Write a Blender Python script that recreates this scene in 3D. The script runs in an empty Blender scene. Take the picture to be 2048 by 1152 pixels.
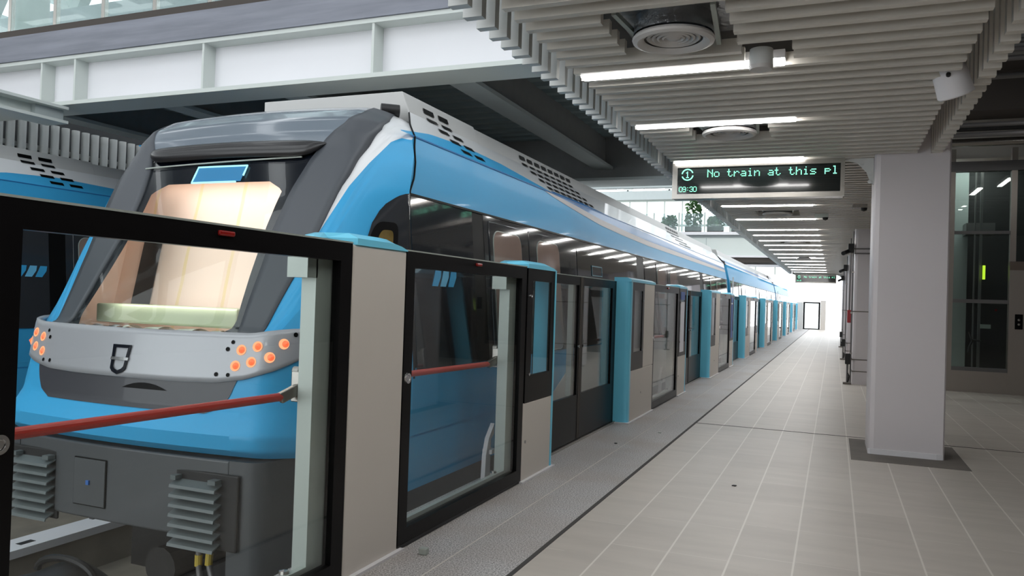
import bpy, bmesh, math, random
from mathutils import Vector, Matrix
random.seed(7)
S = bpy.context.scene
COL = S.collection
PI = math.pi
R = math.radians

# ------------------------------------------------------------------ materials
def srgb(r, g, b):
    f = lambda c: (c/255/12.92) if c/255 <= .04045 else ((c/255+.055)/1.055)**2.4
    return (f(r), f(g), f(b), 1)

def mat(name, col, rough=.5, metal=0., coat=0., noise=0., nscale=8., bump=0., bscale=60., emit=None, estr=0., ior=1.5, spec=.5):
    m = bpy.data.materials.new(name); m.use_nodes = True
    nt = m.node_tree; b = nt.nodes['Principled BSDF']
    b.inputs['Base Color'].default_value = col
    b.inputs['Roughness'].default_value = rough
    b.inputs['Metallic'].default_value = metal
    b.inputs['Coat Weight'].default_value = coat
    b.inputs['Coat Roughness'].default_value = .04
    b.inputs['IOR'].default_value = ior
    b.inputs['Specular IOR Level'].default_value = spec
    tc = nt.nodes.new('ShaderNodeTexCoord')
    if noise:
        n = nt.nodes.new('ShaderNodeTexNoise'); n.inputs['Scale'].default_value = nscale; n.inputs['Detail'].default_value = 5
        nt.links.new(tc.outputs['Object'], n.inputs['Vector'])
        mp = nt.nodes.new('ShaderNodeMapRange'); mp.inputs[3].default_value = 1-noise; mp.inputs[4].default_value = 1+noise
        nt.links.new(n.outputs['Fac'], mp.inputs[0])
        mx = nt.nodes.new('ShaderNodeVectorMath'); mx.operation = 'SCALE'
        mx.inputs[0].default_value = col[:3]; nt.links.new(mp.outputs[0], mx.inputs['Scale'])
        nt.links.new(mx.outputs[0], b.inputs['Base Color'])
    if bump:
        n2 = nt.nodes.new('ShaderNodeTexNoise'); n2.inputs['Scale'].default_value = bscale; n2.inputs['Detail'].default_value = 3
        nt.links.new(tc.outputs['Object'], n2.inputs['Vector'])
        bp = nt.nodes.new('ShaderNodeBump'); bp.inputs['Strength'].default_value = bump; bp.inputs['Distance'].default_value = .01
        nt.links.new(n2.outputs['Fac'], bp.inputs['Height']); nt.links.new(bp.outputs[0], b.inputs['Normal'])
    if emit:
        b.inputs['Emission Color'].default_value = emit; b.inputs['Emission Strength'].default_value = estr
    return m

def M_(nt, op, a, b=None, c=None):
    n = nt.nodes.new('ShaderNodeMath'); n.operation = op
    for i, v in enumerate((a, b, c)):
        if v is None: continue
        if isinstance(v, (int, float)): n.inputs[i].default_value = v
        else: nt.links.new(v, n.inputs[i])
    return n.outputs[0]

def glass_mat(name, tint=(.92, .96, .95), refl=1., ior=1.5, haze=0.):
    m = bpy.data.materials.new(name); m.use_nodes = True
    nt = m.node_tree; nt.nodes.clear()
    o = nt.nodes.new('ShaderNodeOutputMaterial'); t = nt.nodes.new('ShaderNodeBsdfTransparent'); g = nt.nodes.new('ShaderNodeBsdfGlossy')
    t.inputs[0].default_value = (*tint, 1); g.inputs['Roughness'].default_value = .015
    f = nt.nodes.new('ShaderNodeLayerWeight'); f.inputs[0].default_value = .5          # Schlick, the same from both faces of the pane
    p5 = M_(nt, 'POWER', f.outputs['Facing'], 5.)
    mu = nt.nodes.new('ShaderNodeMath'); mu.operation = 'MULTIPLY_ADD'; mu.inputs[1].default_value = .96*min(refl, 1); mu.inputs[2].default_value = .04*refl
    nt.links.new(p5, mu.inputs[0])
    x = nt.nodes.new('ShaderNodeMixShader'); nt.links.new(mu.outputs[0], x.inputs[0]); nt.links.new(t.outputs[0], x.inputs[1]); nt.links.new(g.outputs[0], x.inputs[2])
    if haze:   # pale diffuse film, patchy by noise
        df = nt.nodes.new('ShaderNodeBsdfDiffuse'); df.inputs[0].default_value = (.72, .82, .82, 1); nz = nt.nodes.new('ShaderNodeTexNoise'); nz.inputs['Scale'].default_value = 2.
        y = nt.nodes.new('ShaderNodeMixShader'); k = nt.nodes.new('ShaderNodeMath'); k.operation = 'MULTIPLY'; k.inputs[1].default_value = haze*2; nt.links.new(nz.outputs['Fac'], k.inputs[0]); nt.links.new(k.outputs[0], y.inputs[0])
        nt.links.new(x.outputs[0], y.inputs[1]); nt.links.new(df.outputs[0], y.inputs[2]); nt.links.new(y.outputs[0], o.inputs[0])
    else: nt.links.new(x.outputs[0], o.inputs[0])
    return m

def emit_mat(name, col, s):
    m = bpy.data.materials.new(name); m.use_nodes = True
    nt = m.node_tree; nt.nodes.clear()
    o = nt.nodes.new('ShaderNodeOutputMaterial'); e = nt.nodes.new('ShaderNodeEmission')
    e.inputs[0].default_value = (*col, 1); e.inputs[1].default_value = s; nt.links.new(e.outputs[0], o.inputs[0])
    return m

def M_(nt, op, a, b=None, c=None):
    n = nt.nodes.new('ShaderNodeMath'); n.operation = op
    for i, v in enumerate((a, b, c)):
        if v is None: continue
        if isinstance(v, (int, float)): n.inputs[i].default_value = v
        else: nt.links.new(v, n.inputs[i])
    return n.outputs[0]

def tile_mat():
    m = bpy.data.materials.new('floor_tile'); m.use_nodes = True
    nt = m.node_tree; b = nt.nodes['Principled BSDF']
    tc = nt.nodes.new('ShaderNodeTexCoord'); sp = nt.nodes.new('ShaderNodeSeparateXYZ'); nt.links.new(tc.outputs['Object'], sp.inputs[0])
    x, y = sp.outputs[0], sp.outputs[1]
    u = M_(nt, 'DIVIDE', M_(nt, 'ADD', x, .154), .3)
    cx = M_(nt, 'FLOOR', u)
    fx = M_(nt, 'ABSOLUTE', M_(nt, 'SUBTRACT', M_(nt, 'FRACT', M_(nt, 'ADD', u, .5)), .5))      # distance to the long joint
    off = M_(nt, 'FRACT', M_(nt, 'MULTIPLY', M_(nt, 'SINE', M_(nt, 'MULTIPLY', cx, 12.99)), 43.7))
    v = M_(nt, 'ADD', M_(nt, 'DIVIDE', y, .6), off)
    fy = M_(nt, 'ABSOLUTE', M_(nt, 'SUBTRACT', M_(nt, 'FRACT', M_(nt, 'ADD', v, .5)), .5))
    wn = nt.nodes.new('ShaderNodeTexWhiteNoise'); wn.noise_dimensions = '2D'
    cb = nt.nodes.new('ShaderNodeCombineXYZ'); nt.links.new(cx, cb.inputs[0]); nt.links.new(M_(nt, 'FLOOR', v), cb.inputs[1]); nt.links.new(cb.outputs[0], wn.inputs['Vector'])
    n = nt.nodes.new('ShaderNodeTexNoise'); n.inputs['Scale'].default_value = 1.3; n.inputs['Detail'].default_value = 7
    mpv = nt.nodes.new('ShaderNodeMapping'); mpv.inputs['Scale'].default_value = (1.2, 6, 1); nt.links.new(tc.outputs['Object'], mpv.inputs[0]); nt.links.new(mpv.outputs[0], n.inputs['Vector'])
    var = M_(nt, 'ADD', M_(nt, 'MULTIPLY', wn.outputs['Value'], .08), M_(nt, 'MULTIPLY', n.outputs['Fac'], .3))
    val = M_(nt, 'ADD', var, .78)
    base = nt.nodes.new('ShaderNodeVectorMath'); base.operation = 'SCALE'; base.inputs[0].default_value = srgb(195, 187, 178)[:3]; nt.links.new(val, base.inputs['Scale'])
    wear = nt.nodes.new('ShaderNodeTexNoise'); wear.inputs['Scale'].default_value = 2.2; nt.links.new(tc.outputs['Object'], wear.inputs['Vector'])
    gx = M_(nt, 'MULTIPLY', M_(nt, 'LESS_THAN', fx, .016), .8)
    gy = M_(nt, 'MULTIPLY', M_(nt, 'LESS_THAN', fy, .0045), M_(nt, 'MULTIPLY', M_(nt, 'GREATER_THAN', wear.outputs['Fac'], .42), .5))
    gm = M_(nt, 'MAXIMUM', gx, gy)
    mx = nt.nodes.new('ShaderNodeMix'); mx.data_type = 'RGBA'; nt.links.new(gm, mx.inputs['Factor']); nt.links.new(base.outputs[0], mx.inputs['A']); mx.inputs['B'].default_value = srgb(228, 222, 214)
    nt.links.new(mx.outputs['Result'], b.inputs['Base Color'])
    b.inputs['Roughness'].default_value = .42
    return m

def granite_mat():
    m = bpy.data.materials.new('granite_strip'); m.use_nodes = True
    nt = m.node_tree; b = nt.nodes['Principled BSDF']
    tc = nt.nodes.new('ShaderNodeTexCoord')
    n = nt.nodes.new('ShaderNodeTexNoise'); n.inputs['Scale'].default_value = 130; n.inputs['Detail'].default_value = 2; nt.links.new(tc.outputs['Object'], n.inputs['Vector'])
    r = nt.nodes.new('ShaderNodeValToRGB'); nt.links.new(n.outputs['Fac'], r.inputs[0])
    r.color_ramp.elements[0].position = .36; r.color_ramp.elements[0].color = srgb(112, 109, 109)
    r.color_ramp.elements[1].position = .62; r.color_ramp.elements[1].color = srgb(212, 209, 208)
    d = nt.nodes.new('ShaderNodeTexNoise'); d.inputs['Scale'].default_value = 1.6; d.inputs['Detail'].default_value = 6; nt.links.new(tc.outputs['Object'], d.inputs['Vector'])
    dm = nt.nodes.new('ShaderNodeMapRange'); dm.inputs[1].default_value = .45; dm.inputs[2].default_value = .7; dm.inputs[3].default_value = 0; dm.inputs[4].default_value = .55
    nt.links.new(d.outputs['Fac'], dm.inputs[0])
    mx = nt.nodes.new('ShaderNodeMix'); mx.data_type = 'RGBA'; nt.links.new(dm.outputs[0], mx.inputs['Factor']); nt.links.new(r.outputs[0], mx.inputs['A']); mx.inputs['B'].default_value = srgb(160, 148, 138)
    nt.links.new(mx.outputs['Result'], b.inputs['Base Color']); b.inputs['Roughness'].default_value = .5
    return m

def concrete_mat(name, c, amt=.18, sc=(1, 1, 1), scale=3., rough=.85):
    m = bpy.data.materials.new(name); m.use_nodes = True
    nt = m.node_tree; b = nt.nodes['Principled BSDF']
    tc = nt.nodes.new('ShaderNodeTexCoord'); mp = nt.nodes.new('ShaderNodeMapping'); mp.inputs['Scale'].default_value = sc; nt.links.new(tc.outputs['Object'], mp.inputs[0])
    n = nt.nodes.new('ShaderNodeTexNoise'); n.inputs['Scale'].default_value = scale; n.inputs['Detail'].default_value = 8; nt.links.new(mp.outputs[0], n.inputs['Vector'])
    mr = nt.nodes.new('ShaderNodeMapRange'); mr.inputs[1].default_value = .3; mr.inputs[2].default_value = .7; mr.inputs[3].default_value = 1-amt; mr.inputs[4].default_value = 1+amt; nt.links.new(n.outputs['Fac'], mr.inputs[0])
    sx = nt.nodes.new('ShaderNodeVectorMath'); sx.operation = 'SCALE'; sx.inputs[0].default_value = c[:3]; nt.links.new(mr.outputs[0], sx.inputs['Scale']); nt.links.new(sx.outputs[0], b.inputs['Base Color'])
    b.inputs['Roughness'].default_value = rough
    bp = nt.nodes.new('ShaderNodeBump'); bp.inputs['Strength'].default_value = .25; nt.links.new(n.outputs['Fac'], bp.inputs['Height']); nt.links.new(bp.outputs[0], b.inputs['Normal'])
    return m

def cab_mat():
    # paper lining with yellow masking tape runs
    m = bpy.data.materials.new('paper_lining'); m.use_nodes = True
    nt = m.node_tree; b = nt.nodes['Principled BSDF']
    tc = nt.nodes.new('ShaderNodeTexCoord'); sp = nt.nodes.new('ShaderNodeSeparateXYZ'); nt.links.new(tc.outputs['Object'], sp.inputs[0])
    n = nt.nodes.new('ShaderNodeTexNoise'); n.inputs['Scale'].default_value = 2.5; n.inputs['Detail'].default_value = 5; nt.links.new(tc.outputs['Object'], n.inputs['Vector'])
    xx = M_(nt, 'ADD', sp.outputs[0], M_(nt, 'MULTIPLY', n.outputs['Fac'], .05))
    s = M_(nt, 'FRACT', M_(nt, 'MULTIPLY', xx, 2.6))
    t = M_(nt, 'LESS_THAN', s, .07)
    s2 = M_(nt, 'FRACT', M_(nt, 'MULTIPLY', sp.outputs[2], .61)); t2 = M_(nt, 'LESS_THAN', s2, .06)
    tt = M_(nt, 'MULTIPLY', M_(nt, 'MAXIMUM', t, t2), M_(nt, 'MULTIPLY', n.outputs['Fac'], 1.1))
    mx = nt.nodes.new('ShaderNodeMix'); mx.data_type = 'RGBA'; nt.links.new(tt, mx.inputs['Factor']); mx.inputs['A'].default_value = srgb(246, 220, 204); mx.inputs['B'].default_value = srgb(238, 212, 150)
    nt.links.new(mx.outputs['Result'], b.inputs['Base Color']); b.inputs['Roughness'].default_value = .7
    return m

m_blue = mat('train_blue', srgb(62, 164, 216), .36, coat=.08, spec=.25)
m_blue_d = mat('train_blue_dark', srgb(48, 116, 178), .3, coat=.2, spec=.3)
m_twhite = mat('train_white', srgb(226, 228, 230), .3, coat=.4)
m_fair = mat('roof_fairing', srgb(196, 196, 194), .45)
m_frame = mat('window_frame_grey', srgb(70, 74, 80), .42, noise=.05, nscale=3)
m_dome = mat('dome_grey', srgb(112, 122, 132), .16, coat=.35)
m_visor = mat('visor_black', srgb(30, 29, 31), .3, coat=.12)
m_frit = mat('black_frit', srgb(14, 18, 28), .12, spec=.35)
m_bump = mat('bumper_silver', srgb(172, 173, 178), .3, metal=.15, coat=.3)
m_panel = mat('nose_panel_grey', srgb(62, 62, 68), .4, coat=.2, noise=.06)
m_skirt = mat('skirt_grey', srgb(70, 73, 76), .42, noise=.05, coat=.15)
m_louv = mat('louvre_grey', srgb(92, 100, 101), .4)
m_band = mat('window_band', srgb(50, 52, 56), .07, coat=.7, bump=.035, bscale=2.2)
m_bandglass = mat('window_black', srgb(26, 27, 31), .03, coat=1., bump=.035, bscale=2.2)
m_black = mat('matt_black', srgb(17, 17, 18), .6)
m_gasket = mat('gasket_black', srgb(9, 9, 10), .4, spec=.1)
m_psd = mat('gate_black', srgb(17, 16, 17), .3, noise=.1, nscale=40, spec=.12)
m_beige = mat('gate_beige', srgb(214, 208, 200), .5, bump=.02, bscale=300)
m_cyan = mat('gate_cyan', srgb(122, 220, 252), .3, coat=.25)
m_alu = mat('aluminium', srgb(178, 186, 180), .42, metal=.35)
m_steel = mat('steel', srgb(170, 166, 160), .26, metal=.9, bump=.05, bscale=20)
m_chrome = mat('chrome', srgb(200, 200, 200), .15, metal=1.)
m_red = mat('bar_red', srgb(196, 58, 48), .35)
m_redlens = mat('red_lens', srgb(140, 22, 18), .25)
m_white = mat('white_paint', srgb(225, 223, 226), .55, noise=.02)
m_col = mat('column_white', srgb(214, 208, 210), .42, noise=.02, nscale=2)
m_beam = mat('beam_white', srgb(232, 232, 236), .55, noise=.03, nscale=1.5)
m_beamg = mat('beam_grey', srgb(170, 178, 178), .6, noise=.05)
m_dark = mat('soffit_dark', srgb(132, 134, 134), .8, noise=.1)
m_deck = mat('deck_sheet', srgb(132, 146, 148), .6)
m_slat = mat('slat_grey', srgb(216, 211, 202), .34, noise=.03)
m_fin = mat('fin_white', srgb(208, 210, 208), .4)
m_plenum = mat('plenum_dark', srgb(104, 100, 96), .9)
m_foil = mat('duct_foil', srgb(170, 172, 176), .3, metal=.9, bump=.8, bscale=30)
m_diff = mat('diffuser_grey', srgb(196, 194, 192), .5)
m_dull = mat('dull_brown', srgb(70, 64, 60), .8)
m_pipe = mat('pipe_grey', srgb(120, 118, 118), .4, metal=.5)
m_ledbg = mat('led_face', srgb(30, 36, 36), .1, coat=.5)
m_led = emit_mat('led_green', (.30, 1., .66), 2.0)
m_tube = emit_mat('tube_white', (1., .985, .96), 24.)
m_lamp = mat('lamp_red', srgb(255, 110, 70), .3, emit=(1., .14, .05, 1), estr=1.0)
m_lampc = emit_mat('lamp_core', (1., .40, .20), 1.5)
m_cyanled = emit_mat('display_edge', (.38, .86, 1.), 1.5)
m_dispb = mat('display_blue', srgb(40, 105, 150), .2, emit=(.03, .16, .28, 1), estr=.5)
m_yg = emit_mat('yellow_green_light', (.7, 1., .05), 1.3)
m_glass = glass_mat('gate_glass', (.945, .965, .96), .9)
m_glass_d = glass_mat('gate_glass_dark', (.5, .54, .55), 1.)
m_wglass = glass_mat('windscreen_glass', (.93, .95, .94), .8)
m_tglass = glass_mat('train_glass', (.42, .43, .44), 1.)
m_bglass = glass_mat('balustrade_glass', (.80, .88, .88), 1.3, haze=.10)
m_eglass = glass_mat('lift_glass', (.80, .86, .84), 1.1)
m_conc = concrete_mat('concrete_blue_grey', srgb(132, 135, 145), .16, (.4, 1, 5), 3.)
m_bed = concrete_mat('track_bed', srgb(128, 120, 108), .2)
m_base = concrete_mat('column_footing', srgb(112, 106, 100), .15)
m_paper = cab_mat()
m_cream = mat('paper_plain', srgb(238, 208, 188), .7)
m_greenbox = mat('wrapped_box', srgb(206, 212, 178), .4, noise=.12, nscale=6)
m_plastic = mat('plastic_wrap', srgb(214, 218, 206), .25, bump=.7, bscale=25)
m_rubber = mat('rubber_black', srgb(24, 24, 25), .5)
m_yellow = mat('yellow_band', srgb(196, 172, 60), .5)
m_bluet = mat('blue_tag', srgb(50, 100, 170), .4)
m_leaf = mat('leaf', srgb(60, 96, 50), .6, noise=.3, nscale=20)
m_soil = mat('planter', srgb(66, 58, 52), .8)
m_notice = mat('notice_paper', srgb(226, 228, 236), .5)
m_noticeb = mat('notice_blue', srgb(74, 104, 170), .5)
m_alarm = mat('alarm_red', srgb(150, 36, 40), .4)
m_lining = mat('car_lining', srgb(206, 186, 178), .6, noise=.05)
m_rail = mat('rail_steel', srgb(110, 96, 88), .35, metal=.8)
m_stiff = mat('beam_stiffener', srgb(206, 212, 208), .55)
m_jointdark = mat('joint_dark', srgb(62, 60, 58), .8)

# ------------------------------------------------------------------ mesh helpers
ORG = {}
class MB:
    def __init__(s): s.v = []; s.f = []; s.m = []
    def add(s, vs, fs, m=0):
        o = len(s.v); s.v += [tuple(v) for v in vs]; s.f += [tuple(i+o for i in f) for f in fs]; s.m += [m]*len(fs); return s
    def box(s, x0, x1, y0, y1, z0, z1, m=0):
        vs = [(x, y, z) for z in (z0, z1) for y in (y0, y1) for x in (x0, x1)]
        return s.add(vs, [(0, 2, 3, 1), (4, 5, 7, 6), (0, 1, 5, 4), (2, 6, 7, 3), (0, 4, 6, 2), (1, 3, 7, 5)], m)
    def bar(s, p0, p1, w, h=None, m=0):
        h = h or w; p0, p1 = Vector(p0), Vector(p1); d = (p1-p0).normalized()
        up = Vector((0, 0, 1)) if abs(d.z) < .95 else Vector((0, 1, 0))
        a = d.cross(up).normalized()*w/2; b = a.cross(d).normalized()*h/2
        vs = [p+i*a+j*b for p in (p0, p1) for i, j in ((-1, -1), (1, -1), (1, 1), (-1, 1))]
        return s.add(vs, [(0, 3, 2, 1), (4, 5, 6, 7), (0, 1, 5, 4), (1, 2, 6, 5), (2, 3, 7, 6), (3, 0, 4, 7)], m)
    def tube(s, pts, r, n=10, m=0, cap=True):
        pts = [Vector(p) for p in pts]; vs = []; fs = []; L = len(pts); prev = None
        for i, p in enumerate(pts):
            d = (pts[min(i+1, L-1)]-pts[max(i-1, 0)]).normalized()
            if prev is None:
                up = Vector((0, 0, 1)) if abs(d.z) < .9 else Vector((1, 0, 0)); a = d.cross(up).normalized()
            else: a = (prev-d*prev.dot(d)).normalized()
            prev = a; b = d.cross(a); rr = r[i] if isinstance(r, (list, tuple)) else r
            vs += [p+rr*(math.cos(2*PI*k/n)*a+math.sin(2*PI*k/n)*b) for k in range(n)]
        for i in range(L-1):
            for k in range(n): fs.append((i*n+k, i*n+(k+1) % n, (i+1)*n+(k+1) % n, (i+1)*n+k))
        if cap: fs += [tuple(range(n))[::-1], tuple((L-1)*n+k for k in range(n))]
        return s.add(vs, fs, m)
    def lathe(s, prof, c, ax=(0, 0, 1), n=32, m=0, up=None):
        ax = Vector(ax).normalized(); c = Vector(c); u = Vector((1, 0, 0)) if abs(ax.x) < .9 else Vector((0, 1, 0))
        a = ax.cross(u).normalized(); b = ax.cross(a); vs = []; fs = []; L = len(prof)
        for r, h in prof: vs += [c+ax*h+r*(math.cos(2*PI*k/n)*a+math.sin(2*PI*k/n)*b) for k in range(n)]
        for i in range(L-1):
            for k in range(n): fs.append((i*n+k, i*n+(k+1) % n, (i+1)*n+(k+1) % n, (i+1)*n+k))
        return s.add(vs, fs, m)
    def prism(s, poly, ax, a, b, m=0):
        # poly: 2-D outline in the two other axes
        def P(p, t): return {'x': (t, p[0], p[1]), 'y': (p[0], t, p[1]), 'z': (p[0], p[1], t)}[ax]
        n = len(poly); vs = [P(p, a) for p in poly]+[P(p, b) for p in poly]
        return s.add(vs, [tuple(range(n))[::-1], tuple(range(n, 2*n))]+[(i, (i+1) % n, (i+1) % n+n, i+n) for i in range(n)], m)
    def frame(s, x0, x1, y0, y1, z0, z1, w, m=0, bot=None, top=None):
        # upright rectangular ring lying in the plane X
        bot = w if bot is None else bot; top = w if top is None else top
        s.box(x0, x1, y0, y0+w, z0, z1, m); s.box(x0, x1, y1-w, y1, z0, z1, m)
        s.box(x0, x1, y0+w, y1-w, z0, z0+bot, m); return s.box(x0, x1, y0+w, y1-w, z1-top, z1, m)
    def grid(s, fn, nu, nv, m=0, flip=False):
        vs = [fn(i/nu, j/nv) for i in range(nu+1) for j in range(nv+1)]; W = nv+1
        fs = [(i*W+j, i*W+j+1, (i+1)*W+j+1, (i+1)*W+j) for i in range(nu) for j in range(nv)]
        if flip: fs = [f[::-1] for f in fs]
        return s.add(vs, fs, m)
    def build(s, name, mats, parent=None, smooth=False, bevel=0., solid=0., seg=2, out=None):
        org = Vector(ORG.get(parent.name, (0, 0, 0))) if parent else Vector((0, 0, 0))
        me = bpy.data.meshes.new(name); me.from_pydata([tuple(Vector(v)-org) for v in s.v], [], s.f)
        for k in (mats if isinstance(mats, (list, tuple)) else [mats]): me.materials.append(k)
        for p, i in zip(me.polygons, s.m): p.material_index = i
        bm = bmesh.new(); bm.from_mesh(me)
        if solid or smooth: bmesh.ops.remove_doubles(bm, verts=bm.verts, dist=1e-5)
        if not solid: bmesh.ops.recalc_face_normals(bm, faces=bm.faces)
        if out is not None:
            oc = Vector(out)-org; tot = sum((f.calc_center_median()-oc).dot(f.normal)*f.calc_area() for f in bm.faces)
            if tot < 0: bmesh.ops.reverse_faces(bm, faces=bm.faces)
        bm.to_mesh(me); bm.free()
        o = bpy.data.objects.new(name, me); COL.objects.link(o)
        if parent: o.parent = parent; ORG[o.name] = tuple(org)
        if solid:
            md = o.modifiers.new('thick', 'SOLIDIFY'); md.thickness = abs(solid); md.offset = 1 if solid > 0 else -1
        if bevel:
            md = o.modifiers.new('bevel', 'BEVEL'); md.width = bevel; md.segments = seg; md.limit_method = 'ANGLE'; md.angle_limit = R(40)
        if smooth:
            for p in me.polygons: p.use_smooth = True
            if hasattr(me, 'set_sharp_from_angle') and not solid: me.set_sharp_from_angle(angle=R(38))
        return o

def tag(o, label, cat, group=None, kind=None):
    o['label'] = label; o['category'] = cat
    if group: o['group'] = group
    if kind: o['kind'] = kind
    return o
def thing(name, loc, label, cat, group=None, kind=None):
    o = bpy.data.objects.new(name, None); o.location = loc; o.empty_display_size = .1; COL.objects.link(o); ORG[o.name] = tuple(loc)
    return tag(o, label, cat, group, kind)
def children(o): return [c for c in bpy.data.objects if c.parent == o]
def dup(o, d, label, group=None, parent=None):
    c = o.copy(); COL.objects.link(c)
    if parent: c.parent = parent
    else: c.location = Vector(o.location)+Vector(d); c['label'] = label
    if group: c['group'] = group
    for k in KIDS.get(o.name, []): dup(k, d, None, None, c)
    return c
KIDS = {}
def index_kids():
    KIDS.clear()
    for o in bpy.data.objects:
        if o.parent: KIDS.setdefault(o.parent.name, []).append(o)
def plab(o, label): o['label'] = label; return o

# ------------------------------------------------------------------ camera (phone held at 1.27 m, turned 22 degrees to the tracks)
F, CX, CY, CH = 1570., 1024., 576., 1.27
d = Vector((1668-CX, CY-618, -F)).normalized(); u = Vector((math.sin(.027), math.cos(.027), 0)); u = (u-d*u.dot(d)).normalized(); xx = d.cross(u)
cam = bpy.data.cameras.new('camera'); cam.sensor_width = 36; cam.lens = F/2048*36; cam.clip_start = .05; cam.clip_end = 500
co = bpy.data.objects.new('camera', cam); COL.objects.link(co)
co.matrix_world = Matrix(((xx.x, xx.y, xx.z, 0), (d.x, d.y, d.z, 0), (u.x, u.y, u.z, CH), (0, 0, 0, 1)))
S.camera = co

# ------------------------------------------------------------------ light of the place
w = bpy.data.worlds.new('overcast'); S.world = w; w.use_nodes = True
bg = w.node_tree.nodes['Background']; bg.inputs[0].default_value = (.93, .97, 1., 1); bg.inputs[1].default_value = 2.9
S.view_settings.view_transform = 'Standard'; S.view_settings.look = 'None'; S.view_settings.exposure = 0.; S.view_settings.gamma = 1
S.view_settings.use_curve_mapping = False
cy = S.cycles
cy.use_denoising = True; cy.max_bounces = 8; cy.diffuse_bounces = 4; cy.glossy_bounces = 4; cy.transparent_max_bounces = 24; cy.caustics_reflective = False; cy.caustics_refractive = False
cy.sample_clamp_indirect = 6.

# ------------------------------------------------------------------ platform and setting
EDGE = -2.28
o = MB().box(-1.345, 8, -8, 52, -.3, 0).build('floor', tile_mat()); tag(o, 'long beige tiled platform floor with pale lengthwise joints', 'floor', kind='structure')
o = MB().box(EDGE, -1.345, -8, 52, -.3, 0).build('floor', granite_mat()); tag(o, 'speckled grey granite strip along the foot of the platform gates', 'floor', kind='structure')
o = MB().box(-1.357, -1.333, -8, 52, -.01, .0022).build('trim_1', m_jointdark); tag(o, 'thin dark joint line between granite strip and beige tiles', 'trim', kind='structure')
mb = MB(); mb.bar((-1.33, 8.58, .0005), (8, 8.44, .0005), .014, .004)
o = mb.build('trim_2', m_jointdark); tag(o, 'dark expansion joint running across the tiles behind the near column', 'trim', kind='structure')
o = MB().box(-1.70, -1.694, -8, 52, -.01, .0012).build('trim_3', m_beige); tag(o, 'faint joint line along the middle of the granite strip', 'trim', kind='structure')
o = MB().box(-14, EDGE, -8, 60, -1.35, -1.05).build('floor', m_bed); tag(o, 'concrete bed of the two tracks below the platform', 'track bed', kind='structure')
o = MB().box(EDGE-.25, EDGE, -8, 52, -1.05, -.3).build('wall_left', m_base); tag(o, 'concrete face under the platform edge', 'platform face', kind='structure')
o = MB().box(8, 8.2, -8, 19.2, -.3, 4.6).build('wall_right', m_dull); tag(o, 'dark wall closing the hall on the right', 'wall', kind='structure')
o = MB().box(1.1, 1.3, 19.2, 52, -.3, 4.6).build('wall_right', m_col); tag(o, 'pale wall behind the far columns on the right', 'wall', kind='structure')
o = MB().box(-2., 8.2, -8.2, -8, -.3, 4.6).build('wall_back', m_col); tag(o, 'wall closing the platform behind the viewer', 'wall', kind='structure')
o = MB().box(1.1, 8.2, 19, 19.2, 0, 4.6).build('wall_far', m_dull); tag(o, 'dark wall behind the lift shaft', 'wall', kind='structure')
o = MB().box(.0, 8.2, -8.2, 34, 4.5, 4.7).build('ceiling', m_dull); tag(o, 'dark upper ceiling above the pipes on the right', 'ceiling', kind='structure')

# ---- slatted canopy
SX0, SX1, SZ, P = -1.503, .635, 2.65, .16
Y0, YN = -7.4, 34.0
DIFF = [(-.805, 4.05), (-.805, 6.40), (-.80, 12.1), (-.80, 17.6), (-.80, 23.1)]
HOLE = .30
LIGHT_Y = [-4.6, -3.0, -1.5, 0., 1.4, 3.0, 4.60, 5.95, 7.60, 9.42, 11.06, 12.80, 14.60, 15.78, 17.0, 18.35, 19.8, 21.3, 22.9, 24.6, 26.4, 28.3, 30.2, 32.1]
slat_mb = MB(); k = 0
y0 = 3.437-P*67
nY = []
while y0+P*k < YN: nY.append(y0+P*k); k += 1
def snap(y): return min(nY, key=lambda t: abs(t-y))
LIGHT_Y = [snap(y)+P/2 for y in LIGHT_Y]
for yc in nY:
    cuts = []
    for (dx, dy) in DIFF:
        if abs(yc-dy) < HOLE: cuts.append((dx-HOLE, dx+HOLE))
    if abs(yc-4.49) < .1: cuts.append((-.50, -.24))
    xs = [SX0]
    for a, b in cuts: xs += [a, b]
    xs.append(SX1)
    for a, b in zip(xs[::2], xs[1::2]): slat_mb.box(a, b, yc-.024, yc+.024, SZ, SZ+.075)
ceil_o = thing('ceiling', (-.43, 0, SZ), 'long slatted canopy ceiling over the platform with hanging edge fins', 'ceiling', kind='structure')
slat_mb.build('slat_panel', m_slat, ceil_o)
fm = MB()
for yc in nY: fm.box(-1.735, -1.632, yc+.03, yc+.082, SZ, SZ+.42)
fm.build('edge_fin_row', m_fin, ceil_o)
fm = MB()
for yc in nY: fm.box(.745, .835, yc+.03, yc+.082, SZ, SZ+.42)
fm.build('edge_fin_row', m_slat, ceil_o)
mb = MB(); mb.box(-1.6, .74, Y0, YN, 3.0, 3.12); 
mb.box(-1.61, .72, YN, YN+.06, 2.64, 3.12)
mb.build('backing', m_plenum, ceil_o)
# carrier rails under the backing
mb = MB()
for x in (-1.2, -.1, .45): mb.box(x-.02, x+.02, Y0, YN, SZ+.0755, SZ+.12)
mb.build('carrier_rail', m_beamg, ceil_o)

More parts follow.
